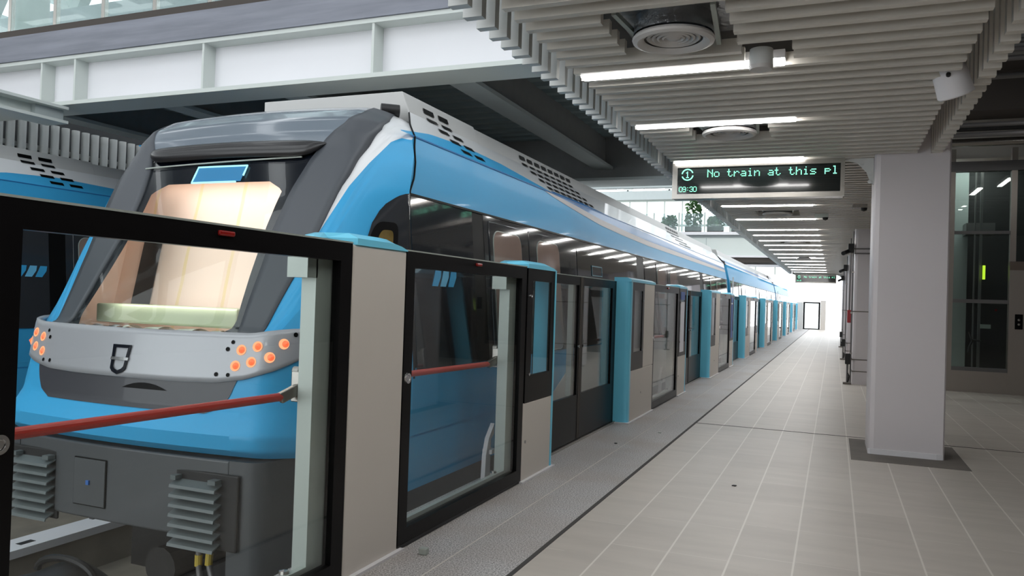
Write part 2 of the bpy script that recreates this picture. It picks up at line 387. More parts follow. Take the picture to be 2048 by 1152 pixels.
# fluorescent strips: one thing each
ordn = ['first', 'second', 'third', 'fourth', 'fifth', 'sixth', 'seventh', 'eighth', 'ninth', 'tenth', 'eleventh', 'twelfth', 'thirteenth', 'fourteenth', 'fifteenth', 'sixteenth', 'seventeenth', 'eighteenth', 'nineteenth', 'twentieth', 'twenty-first', 'twenty-second']
lt = None
labs = {6: 'long bright ceiling light nearest the camera, beside the large round air diffuser', 7: 'second bright ceiling light, just in front of the smaller round air diffuser',
        8: 'bright ceiling light directly above the near green LED sign', 9: 'ceiling light half hidden right behind the near LED sign'}
for i, y in enumerate(LIGHT_Y):
    lab = labs.get(i, 'slim white ceiling light, %s in the row counted from the camera' % ordn[max(0, i-6)])
    if i < 6: lab = 'slim white ceiling light out of the picture, %s one behind the first visible light' % ordn[5-i]
    if lt is None:
        lt = thing('ceiling_light', (-.88, y, SZ), lab, 'light', 'strip lights in the slatted ceiling')
        MB().box(-1.482, -.288, y-.05, y+.05, SZ+.012, SZ+.06).build('housing', m_white, lt)
        b_ = MB(); b_.prism([(y-.046, SZ+.012), (y-.05, SZ+.004), (y-.044, SZ-.007), (y+.044, SZ-.007), (y+.05, SZ+.004), (y+.046, SZ+.012)], 'x', -1.475, -.295)
        b_.build('diffuser', m_tube, lt); index_kids()
    else: dup(lt, (0, y-LIGHT_Y[0], 0), lab, 'strip lights in the slatted ceiling')

# round air diffusers
dl = ['large round grey air diffuser nearest the camera, in a square ceiling opening', 'second round air diffuser, just in front of the near LED sign', 'round air diffuser beyond the near LED sign, seen edge on',
      'fourth round air diffuser far along the ceiling', 'fifth round air diffuser near the far end of the ceiling']
df = None
for (x, y), lab in zip(DIFF, dl):
    if df is None:
        df = thing('air_diffuser', (x, y, SZ), lab, 'air vent', 'round air diffusers in the ceiling')
        rg = MB()
        rg.lathe([(.150, .004), (.162, -.012), (.185, -.020), (.208, -.012), (.212, .0), (.205, .012), (.150, .03)], (x, y, SZ-.012)); rg.build('rim', m_diff, df, smooth=True)
        for r_ in (.138, .112, .086, .060): MB().lathe([(r_, .0), (r_-.010, -.006), (r_-.026, .012), (r_-.03, .03), (r_-.018, .035), (r_, .0)], (x, y, SZ-.006), n=28).build('ring', m_diff, df, smooth=True)
        MB().lathe([(.0001, -.008), (.025, -.006), (.038, .004), (.03, .012), (.0001, .012)], (x, y, SZ-.006), n=24).build('cone', m_diff, df, smooth=True)
        MB().lathe([(.205, .0), (.2, .2), (.0001, .21)], (x, y, SZ+.01), n=28).build('duct', m_foil, df, smooth=True)
        for s in (-1, 1): MB().bar((x+s*.24, y-.30, SZ+.05), (x+s*.19, y+.30, SZ+.05), .025).build('bracket', m_alu, df)
        MB().box(x-HOLE+.02, x+HOLE-.02, y-HOLE+.03, y+HOLE-.03, SZ+.10, SZ+.2).build('duct_box', m_foil, df)
        index_kids(); d0 = (x, y)
    else: dup(df, (x-d0[0], y-d0[1], 0), lab, 'round air diffusers in the ceiling')

# detector and speakers
t = thing('smoke_detector', (-.405, 4.49, SZ), 'white cylindrical detector hanging at the end of the nearest ceiling light', 'detector')
MB().lathe([(.0001, .09), (.062, .09), (.066, .0), (.0001, -.0)], (-.405, 4.49, SZ-.055), n=32).build('body', m_fin, t, smooth=True)
MB().lathe([(.066, 0), (.06, -.022), (.0001, -.026)], (-.405, 4.49, SZ-.055), n=32).build('sensor_cap', m_diff, t, smooth=True)
ax = Vector((-.30, -.35, .9)).normalized(); c0 = Vector((.60, 5.24, SZ+.03))
t = thing('loudspeaker', tuple(c0), 'white cylindrical loudspeaker tilted in the ceiling near the column', 'speaker')
MB().lathe([(.0001, .08), (.075, .08), (.095, .0), (.10, -.125), (.094, -.132), (.088, -.12), (.0001, -.115)], c0, ax, 32).build('body', m_white, t, smooth=True)
MB().lathe([(.0001, .012), (.013, .01), (.013, -.004)], c0+Vector((-.02, -.094, -.03)), (-.1, -1, .2), 14).build('knob', m_black, t)
MB().tube([c0+ax*.08, c0+Vector((.02, .05, .14))], .012).build('bracket', m_pipe, t)
for kx, ky, lab in ((.28, 11.2, 'small dark camera dome under the ceiling beyond the near LED sign'), (-.20, 12.3, 'small grey ceiling box right of the lights beyond the LED sign')):
    t = thing('ceiling_sensor', (kx, ky, SZ), lab, 'sensor')
    MB().box(kx-.09, kx+.09, ky-.05, ky+.05, SZ-.05, SZ).build('housing', m_alu if kx < 0 else m_steel, t)
    MB().lathe([(.04, 0), (.035, -.03), (.0001, -.045)], (kx+.05, ky, SZ-.05), n=16).build('lens', m_black, t, smooth=True)

# ---- columns
def column(yf, n, lab):
    t = thing('column', (.6, yf+.3, 0), lab, 'column', kind='structure')
    c = .03; x0, x1, y0, y1 = .305, .905, yf, yf+.6
    poly = [(x0+c*1.6, y0), (x1-c*.4, y0), (x1, y0+c*.4), (x1, y1-c), (x1-c, y1), (x0+c, y1), (x0, y1-c), (x0, y0+c*1.6), (x0+c*.45, y0+c*.45)]
    if n == 0:
        MB().prism(poly, 'z', .0, 4.5).build('shaft', m_col, t)
        MB().prism([(x0+.02, y0-.012), (x1-.06, y0-.012), (x1-.01, y0), (x0+.0, y0)], 'z', .0, .05).build('plaster_edge', m_white, t)
    else:
        MB().prism(poly, 'z', .0, 4.5).build('shaft', m_col, t)
        mb = MB()
        for z in (1.24, .42, .22): mb.box(x0-.004, x1+.004, y0-.004, y1+.004, z-.008, z+.008)
        mb.build('panel_joint', m_base, t)
    return t
cl = ['white rectangular column nearest the camera, rising through the ceiling edge', 'second white column, behind the near one, with horizontal panel joints', 'third white column along the platform', 'fourth white column along the platform', 'fifth white column, next to the far LED sign']
for i in range(5): column(7.66+6.96*i, i, cl[i] if i < len(cl) else 'far white column')
o = MB().box(.165, 1.06, 7.28, 8.45, -.02, .0025).build('trim_4', m_base); tag(o, 'grey bare concrete patch around the foot of the near column', 'floor patch', kind='structure')

# column equipment
for i in range(1, 4):
    yf = 7.66+6.96*i; w_ = ['second', 'third', 'fourth'][i-1]
    t = thing('socket_post', (.235, yf-.06, 0), 'small dark socket post on the floor in front of the %s column' % w_, 'socket post', 'socket posts by the columns')
    MB().box(.17, .30, yf-.13, yf+.01, 0, .03).build('foot', m_base, t)
    MB().tube([(.235, yf-.06, .03), (.235, yf-.06, .40)], .018).build('stem', m_pipe, t)
    MB().box(.195, .275, yf-.11, yf-.02, .34, .52).build('socket_box', m_rubber, t, bevel=.01)
    MB().tube([(.235, yf-.06, .2), (.265, yf-.10, .14), (.25, yf-.08, .04)], .012).build('cable', m_black, t)
    t = thing('security_camera', (.27, yf+.05, 2.30), 'small dark security camera on the corner of the %s column' % w_, 'camera', 'cameras on the columns')
    MB().box(.20, .30, yf-.02, yf+.10, 2.24, 2.40).build('mount', m_rubber, t, bevel=.01)
    MB().tube([(.21, yf+.02, 2.27), (.12, yf-.16, 2.22)], .035, 14).build('body', m_black, t)
    t = thing('conduit', (.285, yf+.12, 0), 'thin vertical steel conduit running up beside the %s column' % w_, 'conduit', 'conduits on the columns')
    MB().tube([(.285, yf+.12, .0), (.285, yf+.12, 2.62)], .014).build('pipe', m_pipe, t)
    cb = MB()
    for z in (.5, 1.2, 1.9): cb.box(.262, .306, yf+.10, yf+.14, z, z+.03)
    cb.build('clip', m_steel, t)
t = thing('conduit', (.6, 14.58, 2.34), 'pair of thin dark conduits strapped across the front of the second column', 'conduit')
for z in (2.31, 2.23): MB().tube([(.30, 14.605, z), (.92, 14.605, z)], .012).build('pipe', m_pipe, t)
t = thing('alarm_box', (.27, 16.2, 1.1), 'small dark red alarm box beside the second column', 'alarm box')
MB().box(.235, .30, 16.1, 16.3, 1.02, 1.26).build('housing', m_alarm, t, bevel=.008)
MB().tube([(.268, 16.2, 1.26), (.268, 16.2, 2.62)], .014).build('conduit', m_pipe, t)

# ---- LED signs (5x7 dot matrix)
FONT = {'N': '10001 11001 10101 10011 10001 10001 10001', 'o': '00000 00000 01110 10001 10001 10001 01110', 't': '01000 01000 11100 01000 01000 01001 00110', 'r': '00000 00000 10110 11001 10000 10000 10000',
 'a': '00000 00000 01110 00001 01111 10001 01111', 'i': '00100 00000 01100 00100 00100 00100 01110', 'n': '00000 00000 10110 11001 10001 10001 10001', 'h': '10000 10000 10110 11001 10001 10001 10001',
 's': '00000 00000 01111 10000 01110 00001 11110', 'p': '00000 00000 11110 10001 11110 10000 10000', 'l': '01100 00100 00100 00100 00100 00100 01110', ' ': '00000 '*7,
 '0': '01110 10001 10001 10001 10001 10001 01110', '9': '01110 10001 10001 01111 00001 00001 01110', '3': '01110 10001 00001 00110 00001 10001 01110', ':': '00000 00100 00000 00000 00100 00000 00000', '1': '00100 01100 00100 00100 00100 00100 01110'}
def dots(mb, txt, x, z, y, p, adv=None, sq=.86):
    for ch in txt:
        rows = FONT[ch].split()
        for j, rw in enumerate(rows):
            for i, b in enumerate(rw):
                if b == '1': mb.box(x+i*p, x+i*p+p*sq, y-.002, y, z-j*p-p*sq, z-j*p)
        x += adv or 6*p
def led_sign(yf, lab, first):
    t = thing('led_sign', (-.72, yf, SZ), lab, 'sign', 'LED departure signs')
    x0, x1, z0, z1 = -1.50, .060, 2.298, 2.645
    c = MB(); c.box(x0, x1, yf+.03, yf+.16, z0, z1); c.build('housing', m_steel, t, bevel=.012)
    b = MB(); b.box(x0, x1, yf, yf+.03, z1-.045, z1); b.box(x0, x1, yf, yf+.03, z0, z0+.045); b.box(x0, x0+.05, yf, yf+.03, z0+.045, z1-.045); b.box(x1-.035, x1, yf, yf+.03, z0+.045, z1-.045)
    b.build('bezel', m_steel, t)
    MB().box(x0+.05, x1-.035, yf+.012, yf+.03, z0+.045, z1-.045).build('screen', m_ledbg, t)
    y = yf+.011
    tx = MB(); dots(tx, 'No train at this pl', x0+.335, z1-.068, y, .0108, .0620, .78); tx.build('message_text', m_led, t)
    tm = MB(); dots(tm, '09:30', x0+.065, z0+.118, y, .0074, .034); tm.build('clock_text', m_led, t)
    ic = MB()
    n = 40
    for k in range(n):
        if k in (0, 1, 19, 20, 21, 39): continue
        a0, a1 = 2*PI*k/n, 2*PI*(k+1)/n
        c_ = (x0+.145, z1-.112)
        vs = []
        for yy in (y-.002, y):
            for r_, a in ((.047, a0), (.058, a0), (.058, a1), (.047, a1)): vs.append((c_[0]+r_*math.cos(a), yy, c_[1]+r_*math.sin(a)))
        ic.add(vs, [(0, 1, 2, 3), (7, 6, 5, 4), (0, 4, 5, 1), (1, 5, 6, 2), (2, 6, 7, 3), (3, 7, 4, 0)])
    dots(ic, '1', x0+.145-.022, z1-.081, y, .0092)
    ic.build('platform_symbol', m_led, t)
    br = MB(); br.prism([(.300, 2.645), (.300, 2.40), (.27, 2.44), (.24, 2.52), (.17, 2.60), (.06, 2.635), (.06, 2.645)], 'y', yf+.07, yf+.085)
    for z in (2.43, 2.50, 2.60): br.lathe([(.018, 0), (.018, -.01), (.0001, -.012)], (.27 if z < 2.55 else .2, yf+.07, z), (0, 1, 0), 12)
    br.build('bracket', m_fin, t)
    return t
led_sign(7.70, 'near LED sign with bright green dot text, bracketed to the near column', True)
led_sign(34.1, 'small far LED sign with green text at the end of the ceiling', False)

# ------------------------------------------------------------------ platform gates
PX = -1.97       # front plane of the fixed gates
DX = -2.12       # sliding leaves
def housing(y0, y1, kind, lab):
    # kind: 'plain', 'win_l' (blue cheek at far end), 'win_r' (blue cheek at near end)
    t = thing('gate_housing', (PX-.07, (y0+y1)/2, 0), lab, 'gate housing', 'gate housings along the platform edge')
    x0, x1 = DX-.01, PX
    if kind == 'plain':
        MB().box(x0, x1, y0, y1, .0, 1.488).build('body', m_beige, t, bevel=.012)
        cy0, cy1 = y0-.17, y1
    else:
        near = kind == 'win_r'
        a, b = (y0+.09, y1) if near else (y0, y1-.025)
        wy0, wy1 = (a, a+.56) if near else (a+.02, b)
        low = MB(); low.box(x0, x1, a, b, .0, .545); 
        if near: low.box(x0, x1, wy1, b, .545, 1.488)
        low.build('lower_panel', m_beige, t, bevel=.008)
        # black glazed upper part with a clear window
        g0, g1, gz0, gz1 = wy0+.10, wy1-.075, .735, 1.40
        xf = x1-.022; fr = MB(); fr.box(xf, x1, wy0, g0, .545, 1.488); fr.box(xf, x1, g1, wy1, .545, 1.488); fr.box(xf, x1, g0, g1, .545, gz0); fr.box(xf, x1, g0, g1, gz1, 1.488)
        fr.build('upper_panel', m_psd, t)
        MB().box(x1-.014, x1-.006, g0, g1, gz0, gz1).build('pane', m_glass, t)
        lk = MB()
        for z in (1.29, .745): lk.lathe([(.013, .0), (.013, .008), (.0001, .01)], (x1, wy0+.06 if not near else wy1-.05, z), (1, 0, 0), 16)
        lk.lathe([(.011, .0), (.011, .006), (.0001, .008)], (x1, y0+.05 if not near else y1-.6, .275), (1, 0, 0), 16)
        lk.build('lock', m_chrome, t)
        ck = MB()
        if near:
            r = .05; pr = []
            for k in range(7):
                an = PI*1.5+k*PI/12; pr.append((x1-r+r*math.cos(an), y0+r+r*math.sin(an)))
            ck.prism([(x0-.0, y0)]+pr+[(x1, y0+.09), (x0, y0+.09)], 'z', .0, 1.49)
        else: ck.box(x0, x1+.004, y1-.025, y1, .0, 1.49)
        plab(ck.build('end_cheek', m_cyan, t), 'bright cyan end cheek')
        cy0, cy1 = (y0, y1+.02) if near else (y0-.14, y1)
    # cyan cap, swept up at the back
    cp = MB(); xa, xb = x0-.02, x1+.006
    n = 10
    def capfn(i, j):
        tt = j; yy = cy0+(cy1-cy0)*tt
        up = .047*min(1, (min(tt, 1-tt)/.22))**.6 if kind == 'plain' or kind == 'win_l' else .04
        return yy, up
    vs = []; fs = []
    for j in range(n+1):
        yy, up = capfn(0, j/n)
        xfront = xb if (yy >= y0-.001) else xa+.07
        vs += [(xa, yy, 1.486), (xfront, yy, 1.486), (xfront, yy, 1.49+up*.55), (xfront-.05 if xfront == xb else xfront-.02, yy, 1.492+up), (xa, yy, 1.492+up)]
    for j in range(n):
        for q in range(5): fs.append((j*5+q, j*5+(q+1) % 5, (j+1)*5+(q+1) % 5, (j+1)*5+q))
    fs += [(4, 3, 2, 1, 0), tuple(n*5+q for q in range(5))]
    cp.add(vs, fs)
    plab(cp.build('cap', m_cyan, t), 'bright cyan cap')
    MB().box(x0-.03, x1+.025, y0-.03, y1+.03, .0, .012).build('base_strip', m_white, t)
    return t

def emergency_gate(y0, y1, lab):
    t = thing('emergency_gate', (PX-.02, (y0+y1)/2, 0), lab, 'platform gate', 'hinged emergency gates')
    x0, x1 = PX-.045, PX-.002
    fr = MB(); fr.frame(x0, x1, y0+.004, y1-.004, .022, 1.49, .085, bot=.075, top=.08); fr.build('frame', m_psd, t)
    MB().box(x0-.0, x1+.002, y0+.004, y1-.004, 1.49, 1.497).build('top_trim', m_alu, t)
    MB().box(x0, x1+.001, y0+.004, y1-.004, .004, .021).build('threshold', m_rubber, t)
    MB().box(PX-.026, PX-.016, y0+.088, y1-.088, .096, 1.411).build('pane', m_glass, t)
    inn = MB(); xi0, xi1 = x0-.075, x0-.002
    inn.box(xi0, xi1, y1-.20, y1-.085, .07, 1.43); inn.box(x0-.03, xi1, y0+.08, y1-.20, .07, .118)
    plab(inn.build('track_side_profile', m_alu, t), 'pale aluminium profile on the track side')
    cb = MB(); cb.box(xi0-.03, xi1, y1-.26, y1-.19, 1.33, 1.415); cb.build('door_closer', m_alu, t)
    bar = MB(); xb = x0-.12
    bar.tube([(x0-.02, y0+.10, .845), (xb, y0+.14, .843), (xb, y1-.235, .826)], .0175, 14); plab(bar.build('push_bar', m_red, t), 'red push bar')
    lv = MB(); lv.bar((xb, y1-.26, .82), (xb+.04, y1-.165, .865), .03, .045); lv.box(xb, xi0, y1-.19, y1-.145, .80, .93); lv.tube([(xb-.005, y1-.165, .93), (xb+.03, y1-.165, .93)], .02)
    lv.build('lever', m_steel, t, bevel=.004)
    ring = MB(); ring.lathe([(.0001, .008), (.012, .008), (.014, .006), (.016, .010), (.026, .010), (.028, .0)], (x1, y0+.044, .853), (1, 0, 0), 24); ring.build('lock_rose', m_chrome, t, smooth=True)
    ind = MB(); ym = (y0+y1)/2+.02; ind.box(x1-.004, x1+.012, ym-.038, ym+.038, 1.455, 1.474); ind.build('indicator_lamp', m_redlens, t, bevel=.006)
    if y0 > 2: wb_ = MB(); wb_.prism([(y1-.19, .0), (y1-.19, .06), (y1-.18, .20), (y1-.14, .31), (y1-.07, .38), (y1-.05, .40), (y1-.05, .33), (y1-.10, .30), (y1-.105, .0)], 'x', xi0-.10, xi0-.07); wb_.box(xi0-.12, xi0-.05, y1-.13, y1-.04, .20, .23); plab(wb_.build('support_bracket', m_white, t), 'white curved support bracket')
    bl = MB(); bl.lathe([(.022, 0), (.02, .012), (.0001, .016)], (x0-.035, y1-.30, .118), (0, 0, 1), 12); bl.build('floor_bolt', m_steel, t)
    return t

def sliding_gate(y0, y1, lab, side):
    t = thing('sliding_gate', (DX, (y0+y1)/2, 0), lab, 'platform gate', 'sliding gate leaves')
    x0, x1 = DX-.035, DX
    mid = y1-.0 if side == 0 else y0
    fr = MB(); fr.frame(x0, x1, y0+.003, y1-.003, .025, 1.485, .07, bot=.40, top=.075); fr.build('frame', m_psd, t)
    MB().box(DX-.022, DX-.012, y0+.073, y1-.073, .427, 1.408).build('pane', m_glass, t)
    MB().box(x0, x1, y0+.003, y1-.003, 1.486, 1.492).build('top_trim', m_alu, t)
    sl = MB(); ys = y1-.02 if side == 0 else y0+.02; sl.box(x0-.004, x1+.004, ys-.017, ys+.017, .03, 1.48); sl.build('edge_seal', m_dull, t)
    ip = MB(); yp = y1-.105 if side == 0 else y1-.10
    ip.box(x0-.05, x0-.002, yp-.03, yp+.03, .42, 1.41); ip.build('track_side_profile', m_alu, t)
    hd = MB(); hd.lathe([(.014, 0), (.014, .012), (.0001, .014)], (x1, ys+(-.045 if side == 0 else .045), .86), (1, 0, 0), 14); hd.build('handle', m_chrome, t)
    return t

hl0 = housing(2.94, 3.41, 'plain', 'beige gate housing with cyan cap, between the two nearest glass gates')
e0 = emergency_gate(1.325, 2.94, 'nearest glass emergency gate with a red bar, in front of the train nose')
e1 = emergency_gate(3.41, 5.07, 'second glass emergency gate with a red bar, right of the plain beige housing')
hA = housing(5.07, 5.68, 'win_l', 'black glazed gate housing right of the second emergency gate, beige below')
sA = sliding_gate(5.70, 6.83, 'near left sliding gate leaf, beside the first black glazed housing', 0)
sB = sliding_gate(6.83, 7.98, 'near right sliding gate leaf, ending at the first tall cyan cheek', 1)
hB = housing(8.07, 9.25, 'win_r', 'first gate housing with a tall cyan cheek, black window and beige panel')
o9 = MB().box(DX-.03, DX-.005, 7.98, 8.09, .02, 1.488).build('gate_stop', m_gasket); tag(o9, 'black stop post against the first tall cyan cheek', 'gate post', 'stop posts beside the cyan cheeks')
th = MB().box(DX-.06, DX+.02, 5.68, 8.07, .0, .02).build('gate_threshold', m_steel); tag(th, 'metal threshold under the nearest pair of sliding gates', 'threshold', 'thresholds under the sliding gates')
index_kids()
for k in range(1, 8):
    dy = 5.8*k; nn = ordn[k]
    if dy+3.41 > 46: break
    dup(e1, (0, dy, 0), 'glass emergency gate just past the %s tall cyan cheek' % ordn[k-1], 'hinged emergency gates')
    h2 = dup(hA, (0, dy, 0), 'narrow black glazed housing before the %s pair of sliding gates' % nn, 'gate housings along the platform edge')
    if k in (1, 2):
        n1 = MB(); yb = 5.07+dy; n1.box(PX+.001, PX+.004, yb+.10, yb+.40, .60, 1.30, 0); n1.box(PX+.001, PX+.004, yb+.10, yb+.40, 1.33, 1.44, 1)
        ORG[h2.name] = tuple(h2.location)
        plab(n1.build('notice_strip', [m_notice if k == 1 else m_noticeb, m_noticeb], h2), 'white notice strip with blue head' if k == 1 else 'blue notice strip')
    dup(sA, (0, dy, 0), 'left leaf of the %s pair of sliding gates' % nn, 'sliding gate leaves')
    dup(sB, (0, dy, 0), 'right leaf of the %s pair of sliding gates' % nn, 'sliding gate leaves')
    dup(hB, (0, dy, 0), 'gate housing with the %s tall cyan cheek from the camera' % nn, 'gate housings along the platform edge')
    dup(o9, (0, dy, 0), 'black stop post against the %s tall cyan cheek' % nn, 'stop posts beside the cyan cheeks')
    dup(th, (0, dy, 0), 'metal threshold under the %s pair of sliding gates' % nn, 'thresholds under the sliding gates')

# end gate across the far end of the platform
t = thing('end_gate', (-1.25, 50.5, 0), 'tall black framed glass gate at the far end of the platform', 'gate')
fr = MB(); fr.box(-1.72, -1.62, 50.5, 50.58, 0, 1.62); fr.box(-.86, -.76, 50.5, 50.58, 0, 1.62); fr.box(-1.72, -.76, 50.5, 50.58, 1.56, 1.64); fr.box(-1.62, -.86, 50.5, 50.58, 0, .06)
fr.build('frame', m_psd, t); MB().box(-1.62, -.86, 50.53, 50.545, .06, 1.56).build('pane', m_glass, t)
o = MB().box(-2.1, -1.73, 50.5, 50.6, 0, 1.62).build('barrier_screen', m_beige); tag(o, 'beige panel left of the far end gate', 'panel')
o = MB().box(-.75, -.45, 50.5, 50.6, 0, 1.75).build('barrier_screen', m_beige); tag(o, 'beige panel right of the far end gate', 'panel')
# ------------------------------------------------------------------ trains
XC = -3.725; PE = 2.5
ROWS = [(.385,3.265,1.25,.70,.05),(.425,3.215,1.26,.70,.045),(.50,3.205,1.26,.70,.035),(.555,3.24,1.25,.71,.02),(.62,3.275,1.235,.72,0),(.75,3.285,1.20,.74,0),
(1.00,3.34,1.20,.74,0),(1.04,3.44,1.215,.66,0),(1.5,3.71,1.28,.54,0),(1.9,3.93,1.24,.37,0),(2.1,4.035,1.205,.36,0),(2.19,4.08,1.18,.37,.01),
(2.30,4.125,1.15,.35,.04),(2.40,4.20,1.115,.32,.07),(2.49,4.33,1.06,.27,.10),(2.55,4.50,1.02,.22,.12),(2.578,4.74,.98,.10,.13)]
SM = len(ROWS)-1
def row(s):
    s = max(0, min(SM-1e-4, s)); i = int(s); f = s-i; a, b = ROWS[i], ROWS[i+1]
    return [a[k]+(b[k]-a[k])*f for k in range(5)]
def s_of_z(z):
    for i in range(SM):
        if ROWS[i][0] <= z <= ROWS[i+1][0]: return i+(z-ROWS[i][0])/(ROWS[i+1][0]-ROWS[i][0])
    return 0 if z < ROWS[0][0] else SM-1e-4
X0, B0 = .74, .13
def bow(th):
    # flat front, chamfered corners
    x = abs(math.sin(th))
    if x <= X0: return B0*(x/X0)**2
    t = (x-X0)/(1-X0); m0 = 5*B0/X0*(1-X0)
    return B0*(2*t**3-3*t*t+1)+m0*(t**3-2*t*t+t)+(-2*t**3+3*t*t)+1.15*(t**3-t*t)
def Nt(s, th):
    z, yc, W, D, dr = row(s); b = bow(th)
    return Vector((XC+W*math.sin(th), yc+D*b, z-dr*b))
def Nu(s, u):
    W = row(s)[2]; return Nt(s, math.asin(max(-1, min(1, u/W))))
def Nnorm(s, u):
    e = .02; a = Nu(min(s+e, SM-.001), u)-Nu(max(s-e, 0), u); W = row(s)[2]
    b = Nu(s, min(u+.01, W*.999))-Nu(s, max(u-.01, -W*.999)); n = b.cross(a)
    if n.y > 0 and abs(n.y) > abs(n.z): n = -n
    if n.z < 0 and abs(n.z) > abs(n.y): n = -n
    return n.normalized()
def No(s, u, off): return Nu(s, u)+Nnorm(s, u)*off
def No_z(z, u, off): return No(s_of_z(z), u, off)
def interp(tab, x):
    if x <= tab[0][0]: return tab[0][1]
    for (a, fa), (b, fb) in zip(tab, tab[1:]):
        if x <= b: return fa+(fb-fa)*(x-a)/(b-a)
    return tab[-1][1]
FO = [(s_of_z(.55), .80), (s_of_z(.8), .82), (s_of_z(1.05), .812), (s_of_z(1.21), .834), (s_of_z(1.42), .874), (s_of_z(1.68), .917), (s_of_z(2.0), .965), (11.2, .992), (12.6, 1.0), (13.8, .975), (15, .91), (16, .83)]
FI = [(s_of_z(1.0), .70), (s_of_z(1.21), .637), (s_of_z(1.4), .625), (s_of_z(1.65), .597), (s_of_z(1.86), .61), (s_of_z(2.1), .663), (11.43, .717), (12.6, .805), (13.8, .845), (15, .80), (16, .74)]
fo = lambda s: interp(FO, s); fi = lambda s: interp(FI, s)
# cross-section of the car above the waist: straight side, crease, shoulder
SEC = [(1.225, 1.912), (1.13, 2.32), (.885, 2.578)]; L1 = .419/(.419+.356)
S_CR = 9+7*L1
def uside(z): return 1.325-max(0, min(z, 1.912)-.80)*.0899
def lean(mb, sd=1):
    mb.v = [(v[0]-sd*max(0, v[2]-.80)*.0899, v[1], v[2]) for v in mb.v]; return mb
def sec(s):
    if s <= 9: z = row(s)[0]; return (uside(z), z)
    t = (s-9)/7
    if t < L1: f = t/L1; a, b = SEC[0], SEC[1]
    else: f = (t-L1)/(1-L1); a, b = SEC[1], SEC[2]
    return (a[0]+(b[0]-a[0])*f, a[1]+(b[1]-a[1])*f)
def seam(s, sd=1):
    z, yc, W, D, dr = row(s); uu, zz = sec(s)
    return Vector((XC+sd*uu, max(4.28, yc+D+.02), zz))
def G(s, v, sd=1, off=0):
    W = row(s)[2]; t0 = math.asin(min(1, fo(s)/W))
    if v <= .6: p = Nt(s, sd*(t0+(PI/2-t0)*v/.6))
    else:
        e = Nt(s, sd*PI/2); f = (v-.6)/.4; p = e.lerp(seam(s, sd), f)
    if off:
        e = .01; a = G(min(s+.03, SM-.001), v, sd)-G(max(s-.03, 0), v, sd); b = G(s, min(1, v+e), sd)-G(s, max(0, v-e), sd); n = b.cross(a).normalized()
        if n.x*sd < 0: n = -n
        p = p+n*off
    return p
SB = [(0, 8.3), (.04, 9.14), (.08, 9.98), (.13, 11.6), (.26, 12.3), (.6, 12.45), (1, S_CR)]
def roundclip(pts): return pts

def lamp_disc(mb, s, u, r, off, n=18, cone=0, m=0):
    c = No(s, u, off); nn = Nnorm(s, u); a = Vector((nn.y, -nn.x, 0)).normalized(); b = nn.cross(a)
    vs = [c+nn*cone]+[c+r*(math.cos(2*PI*k/n)*a+math.sin(2*PI*k/n)*b) for k in range(n)]
    mb.add(vs, [(0, 1+k, 1+(k+1) % n) for k in range(n)], m)

